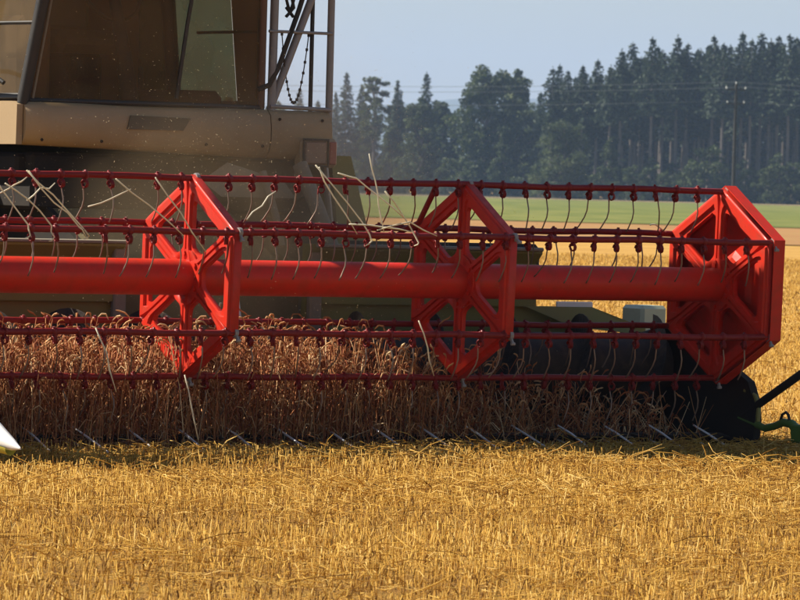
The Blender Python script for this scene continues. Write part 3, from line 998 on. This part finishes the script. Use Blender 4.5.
# --- feeder house and chassis
MB().prism([(BWY + .05, .22), (BWY + .05, .92), (2.9, 1.75), (3.4, 1.75), (3.4, .9), (2.6, .62)], .30, 1.50, 'x').build('feeder_house', M['dusty'], H)
MB().prism([(BWY + .06, .30), (BWY + .06, .93), (2.9, 1.76), (3.4, 1.76), (3.4, .9), (2.6, .62)], .262, .298, 'x').build('feeder_shade_sheet', M['dark'], H)  # added dark sheet; its colour stands in for shade on the feeder side
MB().box(.1, 1.7, 2.1, 3.2, 1.50, 1.62, .02).build('cab_floor_beam', M['dark'], H)
MB().box(.05, 1.75, 3.0, 8.6, .75, 1.55, .05).build('chassis', M['dark'], H)
MB().box(-.10, .28, 2.55, 2.95, .55, 1.60, .03).box(1.53, 1.92, 2.55, 2.95, .55, 1.60, .03).build('axle_housing', M['dark'], H)
MB().prism([(3.55, .9), (3.55, 1.545), (8.4, 1.19), (8.4, .9)], -.9, 1.95, 'x').build('belly', M['dark'], H)
MB().tube([(1.80, 1.75, 1.60), (1.86, 1.62, 1.32), (1.90, 1.50, 1.10)], [.045, .045, .035], 12).build('lift_cylinder', M['grey'], H, 60)
MB().tube([(1.58, 1.8, 1.55), (1.60, 1.68, 1.30), (1.60, 1.60, 1.12)], [.022, .022, .02], 10).build('lift_cylinder', M['grey'], H, 60)
MB().add([(1.20, 1.86, 1.49), (1.36, 1.84, 1.60), (1.75, 1.84, 1.50), (1.80, 1.78, 1.40), (1.30, 1.80, 1.40)], [(0, 1, 2, 3, 4)]).build('shield_plate', M['grey'], H)
MB().box(.16, 1.95, 2.02, 2.5, 1.30, 1.63, .02).build('underfloor_box', M['dark'], H)
MB().add([(2.43, 2.4, 1.66), (2.57, 2.4, 1.66), (2.74, 2.4, 1.10), (2.50, 2.4, 1.10), (2.43, 3.1, 1.66), (2.57, 3.1, 1.66), (2.74, 3.1, 1.10), (2.50, 3.1, 1.10)],
         [(0, 1, 2, 3), (4, 7, 6, 5), (0, 4, 5, 1), (1, 5, 6, 2), (2, 6, 7, 3), (3, 7, 4, 0)]).build('fender', M['lime'], H)
# body behind the cab
MB().prism([(3.5, 1.55), (3.5, 3.60), (6.2, 3.75), (7.0, 3.3), (8.9, 3.0), (9.2, 1.5), (8.5, 1.2)], -.55, 1.97, 'x').build('side_body', M['lime'], H)
MB().box(-.3, 1.9, 3.6, 6.0, 3.72, 4.0, .05).build('grain_tank', M['beige'], H)
MB().tube([(2.45, 3.6, 3.3), (2.45, 8.6, 3.2)], .16, 16).build('unloading_auger', M['lime'], H, 60)
MB().box(.2, 1.6, 6.3, 7.4, 3.5, 3.9, .06).build('engine_hood', M['beige'], H)


def wheel(x, y, rad, w):
    wt = MB()
    hw = w / 2
    wt.lathe([(-hw * .8, rad * .55), (-hw, rad * .62), (-hw, rad * .88), (-hw * .85, rad * .95), (hw * .85, rad * .95), (hw, rad * .88), (hw, rad * .62), (hw * .8, rad * .55)], 0, 0, 0, 36, 'x')
    for i in range(22):                                   # angled lugs
        for sd in (-1, 1):
            a = i * 2 * math.pi / 22 + (.14 if sd > 0 else 0)
            vs = []
            for (xx, da) in ((sd * hw * .04, .10), (sd * hw * .98, -.06)):
                for dda in (-.035, .035):
                    for rr in (rad * .92, rad):
                        vs.append((xx, rr * math.cos(a + da + dda), rr * math.sin(a + da + dda)))
            wt.add(vs, [(0, 1, 3, 2), (4, 6, 7, 5), (1, 5, 7, 3), (0, 4, 5, 1), (2, 3, 7, 6)])
    wr = empty('wheel', (x, y, rad), 0, H)
    wt.build('tyre', M['rubber'], wr, 40)
    sg = 1
    MB().lathe([(-hw * .8, rad * .56), (-hw * .75, rad * .5), (-hw * .3, rad * .45), (-hw * .3, rad * .15), (-hw * .5, rad * .14), (-hw * .5, 0)], 0, 0, 0, 28, 'x').lathe(
        [(hw * .8, rad * .56), (hw * .75, rad * .5), (hw * .3, rad * .45), (hw * .3, rad * .15), (hw * .5, rad * .14), (hw * .5, 0)], 0, 0, 0, 28, 'x').build('rim', M['grey'], wr, 40)


wheel(2.26, 3.35, .88, .62); wheel(-.46, 3.35, .88, .62); wheel(2.2, 7.7, .6, .42); wheel(-.4, 7.7, .6, .42)

# --- cab: glazed box leaning out at the bottom, open inside
CX = .85


def cab_pt(u, z, front=True, bulge=.10):
    """u -1..1 across; z height; returns a point of the front glass"""
    k = (z - 1.92) / .6
    hw = .795 - .060 * k
    return (CX + u * hw, 1.90 - .10 * k - bulge * (1 - u * u) + bulge * .5, z)


Z0, Z1 = 1.925, 3.50
n = 16
vs = [cab_pt(-.97 + 1.94 * i / n, z) for z in (Z0, 2.4, 2.95, Z1) for i in range(n + 1)]
MB().add(vs, [(j * (n + 1) + i, j * (n + 1) + i + 1, (j + 1) * (n + 1) + i + 1, (j + 1) * (n + 1) + i) for j in range(3) for i in range(n)]).build('windshield', M['windshield'], H, 180)
for u, m_, rr in ((-1.0, 'black', .036), (1.0, 'trim', .022)):
    MB().tube([cab_pt(u, z) for z in (Z0 - .02, 2.4, 2.95, Z1)], rr, 8).build('cab_pillar', M[m_], H, 60)
MB().tube([(cab_pt(-1.0, 1.925)[0] + .05, 1.935, 1.925), (cab_pt(-1.0, 3.4)[0] + .05, 1.70, 3.4)], .007, 6).build('window_seal', M['grey'], H, 60)
MB().tube([cab_pt(-1 + 2 * i / 12, Z0) for i in range(13)], .016, 6).build('windshield_seal', M['black'], H, 60)


def side_pt(sd, y, z):
    k = (z - 1.92) / .6
    return (CX + sd * (.80 - .060 * k), y - (.10 * k if y < 2.2 else 0), z)


for sd in (-1, 1):
    for nm, y0, y1 in ((('side_window', 1.96, 2.62), ('side_window', 2.68, 3.36)) if sd < 0 else (('door_window', 2.22, 2.90), ('door_window', 2.98, 3.36))):
        MB().add([side_pt(sd, y0, Z0 + .03), side_pt(sd, y1, Z0 + .03), side_pt(sd, y1, Z1), side_pt(sd, y0, Z1)], [(0, 1, 2, 3)]).build(nm, M['side_glass' if sd < 0 else 'door_glass'], H)
    if sd > 0:
        MB().add([side_pt(1, 1.97, Z0), side_pt(1, 2.215, Z0), side_pt(1, 2.215, Z1), side_pt(1, 1.97, Z1)], [(0, 1, 2, 3)]).build('door_frame_panel', M['trim'], H)
    for y in ((1.965, 2.65, 3.38) if sd < 0 else (1.965, 2.94, 3.38)):
        MB().tube([side_pt(sd, y, Z0), side_pt(sd, y, Z1)], .028 if y < 2 else (.022 if sd < 0 else .045), 8).build('cab_pillar', M['black'], H, 60)
    MB().tube([side_pt(sd, 1.97, Z0 + .02), side_pt(sd, 3.38, Z0 + .02)], .02, 6).build('sill_rail', M['black'], H, 60)
    MB().tube([side_pt(sd, 2.0, 2.37), side_pt(sd, 2.62, 2.37)], .009, 6).build('window_bar', M['black'], H, 60)
MB().tube([(-.02, 2.05, 2.02), (-.06, 2.15, 2.08), (-.07, 2.4, 2.12), (-.05, 2.6, 2.12)], .014, 8).build('grab_handle', M['black'], H, 60)
# interior
MB().box(.08, 1.62, 1.98, 3.38, 1.84, 1.90).build('cab_floor', M['trim'], H)
MB().box(.10, .52, 3.30, 3.36, 1.9, 3.48).box(1.18, 1.60, 3.30, 3.36, 1.9, 3.48).box(.52, 1.18, 3.30, 3.36, 1.9, 2.12).box(.52, 1.18, 3.30, 3.36, 3.3, 3.48).build('rear_cab_wall', M['trim'], H)
MB().add([(.52, 3.33, 2.12), (1.18, 3.33, 2.12), (1.18, 3.33, 3.3), (.52, 3.33, 3.3)], [(0, 1, 2, 3)]).build('rear_window', M['side_glass'], H)
seat = MB().box(.62, 1.10, 2.55, 3.02, 2.22, 2.36, .05).build('driver_seat', M['slot'], H)
MB().box(.64, 1.08, 2.96, 3.10, 2.34, 3.05, .05).build('seat_back', M['slot'], seat)
MB().box(.74, .98, 2.65, 2.92, 1.9, 2.22, .02).build('seat_base', M['dark'], seat)
col_ = MB().tube([(.86, 2.12, 1.9), (.86, 2.22, 2.25), (.86, 2.34, 2.56)], [.06, .045, .035], 10).build('steering_column', M['black'], H, 60)
MB().tube([(.86 + .19 * math.cos(t * math.pi / 8), 2.36 + .07 * math.sin(t * math.pi / 8), 2.58 + .17 * math.sin(t * math.pi / 8)) for t in range(17)], .014, 6, False).build('steering_wheel', M['black'], col_, 60)
MB().box(.22, .44, 2.3, 3.0, 1.9, 2.42, .04).build('control_console', M['trim'], H)
MB().box(1.26, 1.55, 2.2, 3.0, 1.9, 2.02, .04).build('side_console', M['trim'], H)
wp = MB().tube([(.98, 1.80, 1.96), (1.02, 1.76, 2.4), (1.08, 1.70, 2.95)], .012, 6).build('wiper', M['black'], H, 60)
# unseen roof, stretched forward and sideways so its shadow reaches the reel
MB().prism([(1.22, 3.50), (1.16, 3.64), (1.32, 3.82), (3.3, 3.88), (3.5, 3.7), (3.5, 3.5)], -.26, 1.66, 'x').build('cab_roof', M['beige'], H)
for x in (.2, .5, 1.2, 1.5):
    MB().lathe([(-.02, 0), (-.02, .06), (.06, .05), (.06, 0)], x, 1.19, 3.6, 12, 'y').build('work_light', M['lens'], H, 50)
for sd, x in ((-1, -.35), (1, 2.05)):
    mr = MB().box(x - .12, x + .12, 1.62, 1.68, 2.7, 3.3, .03).build('mirror', M['black'], H)
    MB().tube([(x, 1.68, 3.2), (CX + sd * .7, 1.6, 3.4)], .014, 6).build('mirror_arm', M['black'], mr)

# --- front bumper and platform
def bumper(x0, x1, y0, zt, zb0, zb1, name, nseg=24, left_round=True, right_round=True):
    mb = MB(); vs = []
    prof = [(0.30, 0), (.05, 0), (.012, .12), (0, .35), (0, .62), (.02, .85), (.05, .97), (.08, 1.0), (.30, 1.0)]
    for i in range(nseg + 1):
        u = i / nseg
        x = x0 + (x1 - x0) * u
        zb = zb0 + (zb1 - zb0) * u
        endr = (.06 * max(0, (u - .90) / .10) ** 2 if right_round else 0) + (.05 * max(0, (.05 - u) / .05) ** 2 if left_round else 0)
        bow = .05 * (1 - ((x - CX) / .95) ** 2) if abs(x - CX) < .95 else 0
        for (dy, f) in prof:
            vs.append((x, y0 - bow + endr + dy, zt - (zt - zb) * f - (.02 * max(0, (u - .93) / .07) ** 2 if f < .5 and right_round else 0)))
    m = len(prof)
    fs = [(i * m + k, (i + 1) * m + k, (i + 1) * m + k + 1, i * m + k + 1) for i in range(nseg) for k in range(m - 1)]
    fs += [tuple(range(m)), tuple(nseg * m + k for k in range(m))]
    mb.add(vs, fs)
    return mb.build(name, M['beige'], H, 50)


bumper(.045, 1.655, 1.86, 1.915, 1.672, 1.632, 'front_bumper', 24, True, False)
bumper(1.663, 2.13, 1.86, 1.915, 1.632, 1.62, 'platform_front', 12, False)
for bx_ in (.12, .5, 1.2, 1.6, 1.72, 2.02):
    MB().lathe([(0, 0), (-.008, .007), (0, .010)], bx_, 1.862 - (.05 * (1 - ((bx_ - CX) / .95) ** 2) if abs(bx_ - CX) < .95 else 0), 1.70 if bx_ < 1.7 else 1.86, 8, 'y').build('bolt', M['dark_steel'], H)
# right side skirt of the cab, lit by the sun
MB().prism([(1.93, 1.672), (1.925, 1.90), (2.0, 1.918), (3.5, 1.918), (3.5, 1.66)], .0, .04, 'x').build('side_skirt', M['beige'], H)
MB().prism([(.66, 1.775), (.68, 1.855), (1.08, 1.848), (1.03, 1.775)], 1.796, 1.812, 'y').build('slot_plate', M['slot'], H)
hl = MB().box(1.865, 2.12, 1.835, 1.93, 1.585, 1.755, .02).build('headlight', M['beige'], H)
MB().box(1.885, 2.035, 1.822, 1.84, 1.603, 1.737, .008).build('lens', M['lens'], hl)
MB().box(2.055, 2.105, 1.825, 1.84, 1.603, 1.737, .006).build('indicator', M['red_lens'], hl)
MB().tube([(1.875, 1.83, 1.593), (2.045, 1.83, 1.593), (2.045, 1.83, 1.747), (1.875, 1.83, 1.747), (1.875, 1.83, 1.593)], .008, 6, False).build('lens_rim', M['black'], hl)
MB().box(1.64, 2.12, 1.93, 3.45, 1.84, 1.895, .01).build('platform', M['dark'], H)
# --- railing on the platform
rail = MB().tube([(2.10, 1.92, 1.86), (2.10, 1.92, 2.95)], .022, 10).build('railing', M['rail'], H, 60)
rz_ = [
    [(1.995, 1.96, 1.90), (1.995, 1.96, 2.95)],
    [(1.70, 1.92, 1.90), (1.71, 1.92, 2.95)],
    [(1.695, 1.93, 1.915), (1.96, 1.93, 2.56), (2.12, 1.94, 2.95)],
    [(1.66, 1.90, 2.375), (2.10, 1.90, 2.375)],
    [(1.68, 1.90, 1.935), (2.10, 1.90, 1.925)],
]
for pts, rr, mm in zip(rz_, (.013, .026, .024, .009, .012), ('black', 'rail', 'rail', 'rail', 'rail')):
    MB().tube(pts, rr, 8).build('rail_bar', M[mm], rail, 60)
MB().tube([(1.60, 1.91, 2.03), (1.67, 1.90, 2.06), (1.73, 1.90, 2.16), (1.79, 1.90, 2.32), (1.86, 1.90, 2.50), (1.90, 1.90, 2.62), (1.95, 1.9, 2.8)], .016, 8).build('hose', M['rubber'], H, 60)
MB().tube([(1.80 + .03 * math.sin(t * 2.1), 1.9, 2.62 - .16 * abs(math.sin(t * .7))) for t in range(9)], .010, 6).build('cable_loop', M['rubber'], H, 60)
chain = MB()
for i in range(19):
    u = i / 18
    a = Vector((1.755, 1.91, 2.36)); b = Vector((1.965, 1.95, 2.36))
    p = a.lerp(b, u); p.z -= .40 * (1 - (2 * u - 1) ** 2)
    chain.lathe([(-.008, .004), (-.008, .009), (.008, .009), (.008, .004)], p.x, p.y, p.z, 6, 'z')
    if i:
        chain.tube([last, p], .004, 4)
    last = p
chain.build('chain', M['dark_steel'], H)
# ladder below the platform
MB().tube([(2.16, 2.1, 1.85), (2.35, 2.1, .5)], .02, 6).tube([(2.16, 2.6, 1.85), (2.35, 2.6, .5)], .02, 6).build('ladder', M['rail'], H, 60)

# ------------------------------------------------------------------ pale straws caught on the reel
def loc(px, py, ly):
    r = pix_ray(px, py)
    t = ((OX - Vector((0, 0, CAM_H))).dot(BKV) + ly) / r.dot(BKV)
    return Vector((0, 0, CAM_H)) + r * t


caught = [
    ([(27, 170), (52, 196), (86, 230), (90, 236), (84, 239)], -.50, 'long pale straw leaning from top reel bar, first left of the left spider'),
    ([(28, 171), (55, 203), (80, 226), (86, 237)], -.52, 'thinner straw running just under the longest pale straw'),
    ([(5, 181), (28, 198), (50, 226), (55, 236), (49, 241)], -.51, 'hooked pale straw crossing the reel left of the longest one'),
    ([(-4, 178), (10, 200), (28, 225), (30, 234), (25, 238)], -.51, 'hooked pale straw nearest the cab side edge of the picture'),
    ([(0, 192), (14, 185), (27, 177)], -.30, 'short pale straw under the top reel bar at the picture edge'),
    ([(28, 198), (42, 190), (55, 183)], -.30, 'short straw tilted up to the top reel bar below the cab pillar'),
    ([(89, 208), (110, 199), (131, 189)], -.28, 'straight straw tilted up beside the left spider'),
    ([(116, 180), (150, 207), (184, 236)], -.58, 'long thin straw crossing the left half of the left spider'),
    ([(155, 177), (178, 212), (206, 252)], -.58, 'long straw slanting across the centre of the left spider'),
    ([(245, 219), (262, 206), (276, 191)], -.30, 'short straw tilted up right of the left spider'),
    ([(318, 168), (334, 198), (357, 234)], -.51, 'pale straw from the top bar, inner of the pair right of the lamp'),
    ([(318, 168), (347, 203), (371, 234), (372, 240), (365, 246)], -.53, 'pale straw with hooked foot, outer of the pair right of the lamp'),
    ([(337, 171), (356, 180), (378, 196), (404, 218)], -.40, 'arched pale straw passing over the top bar beside the pair'),
    ([(370, 155), (375, 180), (379, 205), (384, 232)], -.55, 'upright pale straw sticking above the top bar before the trees'),
    ([(387, 190), (400, 212), (419, 242), (414, 246)], -.56, 'yellowish straw leaning on the middle spider'),
    ([(350, 224), (385, 226), (412, 232)], -.58, 'flat straw lying along the front upper bar by the middle spider'),
    ([(420, 318), (427, 345), (434, 376)], -.60, 'straight pale straw hanging at the foot of the middle spider'),
    ([(96, 328), (106, 352), (116, 392)], -.56, 'straw hanging from the front lower bar left of the left spider'),
    ([(184, 374), (190, 402), (198, 440)], -.30, 'straw hanging below the foot of the left spider'),
    ([(376, 230), (410, 224), (437, 236)], -.60, 'curved straw lying across the front upper bar at the middle spider'),
    ([(648, 225), (655, 226), (666, 232), (672, 236)], .45, 'curled dark straw caught on the rear bar by the end spider'),
]
for pts, ly, lab in caught:
    P3 = [loc(px, py, ly) for px, py in pts]
    fine = []
    for i in range(len(P3) - 1):
        for u in (0, .5):
            fine.append(P3[i].lerp(P3[i + 1], u) + Vector((random.gauss(0, .006), random.gauss(0, .006), random.gauss(0, .006))))
    fine.append(P3[-1])
    o = MB().tube(fine, [.0042] * (len(fine) - 1) + [.0026], 6).build('straw', M['pale_straw'], None, 180)
    a = o.data.attributes.new("tint", 'FLOAT', 'POINT')
    a.data.foreach_set("value", np.full(len(o.data.vertices), random.uniform(.2, 1), np.float32))
    tag(o, lab, 'straw', 'straws caught on the reel')

# ------------------------------------------------------------------ standing wheat in front of the knife
def to_world(L):
    L = np.asarray(L, float)
    ax, bk = np.array(AXV), np.array(BKV)
    return np.array(OX)[None] + L[:, 0:1] * ax + L[:, 1:2] * bk + L[:, 2:3] * np.array([[0, 0, 1.]])


def wheat():
    parts = []
    n = 4200
    x = rng.uniform(-2.6, 3.4, n)
    y = rng.uniform(.015, .60, n)
    dens = np.interp(x, [-2.6, .9, 1.4, 1.9, 2.6, 3.5], [1, 1, .72, .36, .20, .12])
    keep = rng.random(n) < dens
    x, y = x[keep], y[keep]; n = len(x)
    h = rng.normal(.535, .08, n) * np.interp(x, [-3, 1.2, 2.2, 3.4], [1, 1, .78, .52]) * np.where(x > 1.6, rng.uniform(.6, 1.1, n), 1)
    lean = rng.normal(0, .085, (n, 2)) + np.stack([np.full(n, .02), np.where(x > 1.7, rng.normal(0, .12, n), .02)], 1)
    base = np.stack([x, y, np.zeros(n)], 1)
    mid = base + np.stack([lean[:, 0] * .4, lean[:, 1] * .4, h * .55], 1)
    tip = base + np.stack([lean[:, 0] + rng.normal(0, .02, n), np.maximum(lean[:, 1], .01 - y), h], 1)
    tint = np.clip(rng.normal(.46, .24, n), 0, 1)
    parts.append(stalks(base, tip, rng.uniform(.0022, .0032, n), tint, 3, mid))
    # nodding ears: a bent spindle of three segments
    a = rng.uniform(0, 6.28, n)
    L = rng.uniform(.045, .09, n)
    dp = rng.uniform(-.5, 1.1, n)
    dr = np.stack([np.cos(a), np.sin(a) * .6], 1)
    p0 = tip
    p1 = tip + np.stack([dr[:, 0] * L * .35, dr[:, 1] * L * .35, L * .28], 1)
    p2 = p1 + np.stack([dr[:, 0] * L * .4, dr[:, 1] * L * .4, -L * .15 * dp + L * .1], 1)
    p3 = p2 + np.stack([dr[:, 0] * L * .25, dr[:, 1] * L * .25, -L * .55 * dp], 1)
    te = np.clip(rng.normal(.56, .25, n), 0, 1)
    parts.append(stalks(p0, p1, np.full(n, .0025), te, 4, None, 2.3))
    parts.append(stalks(p1, p2, rng.uniform(.0035, .0060, n), te, 4, None, 1.1))
    parts.append(stalks(p2, p3, rng.uniform(.0035, .0060, n), te, 4, None, .35))
    # leaves and awns
    for _ in range(5):
        k = rng.random(n) < .85
        m = k.sum(); zf = rng.uniform(.04, .92, m)
        b = base[k] * (1 - zf[:, None]) + tip[k] * zf[:, None]
        aa = rng.uniform(0, 6.28, m); LL = rng.uniform(.04, .16, m)
        e = b + np.stack([np.cos(aa) * LL * .8, np.sin(aa) * LL * .5, rng.uniform(-.7, .6, m) * LL], 1)
        c = (b + e) / 2 + np.array([[0, 0, .03]])
        for q in (b, c, e): q[:, 1] = np.maximum(q[:, 1], .005)
        parts.append(stalks(b, e, rng.uniform(.0022, .0052, m), np.clip(rng.normal(.5, .28, m), 0, 1), 3, c, .3))
    # fallen and bent stems along the whole knife, tilted any way
    m = 420
    b = np.stack([rng.uniform(-2.4, 3.6, m), rng.uniform(.0, .5, m), rng.uniform(.0, .12, m)], 1)
    aa = rng.uniform(0, 6.28, m); el = rng.uniform(.05, 1.1, m); LL = rng.uniform(.15, .5, m)
    e = b + np.stack([np.cos(aa) * np.cos(el) * LL, np.abs(np.sin(aa)) * np.cos(el) * LL * .5, np.sin(el) * LL], 1)
    parts.append(stalks(b, e, np.full(m, .0024), np.clip(rng.normal(.55, .25, m), 0, 1), 3))
    V, Q, T, t = merge(parts)
    me = np_mesh('standing_wheat', to_world(V), Q, t, T)
    tag(link('standing_wheat', me, M['wheat']), 'ripe standing wheat with nodding ears in front of the header', 'wheat', None, 'stuff')


wheat()

# ------------------------------------------------------------------ stubble and loose straw
def in_header(P):
    rel = P[:, :2] - np.array(OX)[None, :2]
    lx = rel @ np.array(AXV)[:2]; ly = rel @ np.array(BKV)[:2]
    return (lx > -2.05) & (lx < 3.8) & (ly > -.02) & (ly < 1.3)


def clump(x, y):
    """slow variation of the field in plan, for bare patches and thick patches"""
    return (np.sin(x * 2.1 + 1.3 * np.sin(y * .9)) + np.sin(y * 1.7 + .8 * np.sin(x * 1.1 + 2)) + np.sin(x * 5.3 + y * 3.1) * .6 + np.sin(x * .7 - y * 2.9 + 1) * .8) / 3.4


def scatter(d0, d1, dens, pxa, pxb, margin):
    area_n = int(dens * ((pxb - pxa) / F_PX * (d0 + d1) / 2 + 2 * margin) * (d1 - d0))
    d = np.sqrt(rng.uniform(d0 ** 2, d1 ** 2, area_n))
    lo = (pxa - 400) / F_PX * d - margin; hi = (pxb - 400) / F_PX * d + margin
    x = lo + (hi - lo) * rng.random(area_n)
    return np.stack([x, d, np.zeros(area_n)], 1)


def stubble():
    parts = []
    for (d0, d1, dens, pa, pb, mg, rad) in ((18.3, 33.5, 620, 0, 800, 2.6, .0024), (33.5, 60, 300, 480, 800, 2.0, .0034), (60, 128, 110, 480, 800, 2.5, .006)):
        P = scatter(d0, d1, dens, pa, pb, mg)
        # drill rows across the line of sight, pulled loosely together
        row = .135
        ang = .35
        q = P[:, 1] * np.cos(ang) - P[:, 0] * np.sin(ang)
        dq = (np.round(q / row) * row + rng.normal(0, .018, len(P))) - q
        P[:, 1] += dq * np.cos(ang); P[:, 0] -= dq * np.sin(ang)
        c = clump(P[:, 0], P[:, 1])
        P = P[(rng.random(len(P)) < .74 + .30 * c) & ~in_header(P)]
        n = len(P); c = clump(P[:, 0], P[:, 1])
        h = np.clip(rng.normal(.054, .020, n) + .016 * c, .012, .13) * (1.0 if d0 < 33 else .7)
        tip = P + np.stack([rng.normal(0, .014, n), rng.normal(0, .014, n), h], 1)
        tint = np.clip(rng.normal(.50, .24, n) - .05 * (P[:, 1] < 26) + .22 * c, 0, 1)
        parts.append(stalks(P, tip, rng.uniform(.75, 1.3, n) * rad, tint, 3, None, .95))
    V, Q, T, t = merge(parts)
    tag(link('stubble', np_mesh('stubble', V, Q, t, T), M['straw']), 'short golden stubble left standing over the whole near field', 'stubble', None, 'stuff')


stubble()


def loose():
    parts = []
    for (d0, d1, dens, pa, pb, mg, rad) in ((18.3, 26.0, 300, 0, 800, 2.6, .0020), (26.0, 33.5, 620, 0, 800, 2.6, .0024), (33.5, 70, 30, 500, 800, 2.0, .0032)):
        P = scatter(d0, d1, dens, pa, pb, mg)
        c = clump(P[:, 0] * .35 + 3, P[:, 1] * 1.4)
        P = P[(rng.random(len(P)) < .45 + .75 * c) & ~in_header(P)]
        n = len(P)
        a = rng.uniform(0, 6.28, n); el = rng.normal(0, .22, n); L = .02 + .22 * rng.random(n) ** 2.8
        P[:, 2] = rng.uniform(.015, .07, n) + .03 * np.maximum(0, clump(P[:, 0] * .35 + 3, P[:, 1] * 1.4))
        e = P + np.stack([np.cos(a) * np.cos(el) * L, np.sin(a) * np.cos(el) * L, np.sin(el) * L], 1)
        e[:, 2] = np.maximum(e[:, 2], .01)
        m = (P + e) / 2 + np.stack([rng.normal(0, .012, n), rng.normal(0, .012, n), rng.uniform(-.004, .018, n)], 1)
        parts.append(stalks(P, e, rng.uniform(.7, 1.25, n) * rad, np.clip(rng.normal(.60, .24, n), 0, 1), 3, m, .8))
    # thrown straw gathered in a low bank just before the header
    n = 2200
    x = rng.uniform(-2.4, 4.4, n); y = -.18 - np.abs(rng.normal(0, .34, n))
    P = np.stack([x, y, np.abs(rng.normal(.02, .022, n))], 1)
    a = rng.uniform(0, 6.28, n); el = rng.normal(.05, .25, n); L = rng.uniform(.04, .18, n)
    e = P + np.stack([np.cos(a) * np.cos(el) * L, np.sin(a) * np.cos(el) * L, np.sin(el) * L], 1)
    e[:, 2] = np.maximum(e[:, 2], .01)
    P, e = to_world(P), to_world(e)
    m = (P + e) / 2 + rng.normal(0, .012, (n, 3))
    parts.append(stalks(P, e, np.full(n, .0022), np.clip(rng.normal(.55, .25, n), 0, 1), 3, m, .8))
    V, Q, T, t = merge(parts)
    tag(link('loose_straw', np_mesh('loose_straw', V, Q, t, T), M['straw']), 'loose cut straw lying tangled over the stubble', 'straw', None, 'stuff')


loose()

# ------------------------------------------------------------------ chaff and dust in the air
n = 8000
P = np.stack([rng.normal(1.0, .75, n), rng.normal(.72, .45, n), rng.normal(1.3, .45, n)], 1)
P = P[(P[:, 2] > .55) & (P[:, 1] < 1.75)]
V, Q, _, t = quads_at(to_world(P), None, rng.uniform(.0012, .0044, len(P)), rng.uniform(.4, 1, len(P)), 0, .5)
tag(link('chaff', np_mesh('chaff', V, Q, t), M['chaff']), 'flying chaff specks around the feeder house', 'chaff', None, 'stuff')


def puff(name, c, rad, dens, label, scale, color=(.80, .60, .36)):
    bm_ = __import__('bmesh').new()
    __import__('bmesh').ops.create_icosphere(bm_, subdivisions=4, radius=1.0)
    me = bpy.data.meshes.new(name); bm_.to_mesh(me); bm_.free()
    for v in me.vertices:
        k = 1 + .12 * math.sin(v.co.x * 4 + v.co.z * 3) + .10 * math.sin(v.co.y * 5 + v.co.x * 3 + 1)
        v.co = Vector((v.co.x * rad[0], v.co.y * rad[1], v.co.z * rad[2])) * k
    me.materials.append(cloud(name + '_air', color, dens, scale))
    o = bpy.data.objects.new(name, me); COL.objects.link(o)
    o.location = OX + AXV * c[0] + BKV * c[1] + Vector((0, 0, c[2])); o.rotation_euler = (0, 0, YAW)
    return tag(o, label, 'dust', None, 'stuff')


puff('dust', (1.35, 1.30, 1.20), (1.6, .90, 1.1), 1.2, 'brown dust hanging between reel and feeder house', 2.2)
puff('dust', (2.6, 9.0, 1.6), (4.0, 6.0, 3.0), .17, 'thin dust trailing beside and behind the harvester', .5)

# ------------------------------------------------------------------ haze over the whole landscape
hb = MB().box(-8000, 8000, -150, 11000, -1.0, 260.0).build('haze', None, None)
hb.data.materials.append(air('haze_air', (.37, .53, .84), 0.00014, .1))
tag(hb, 'thin blue summer haze over the land', 'haze', None, 'stuff')
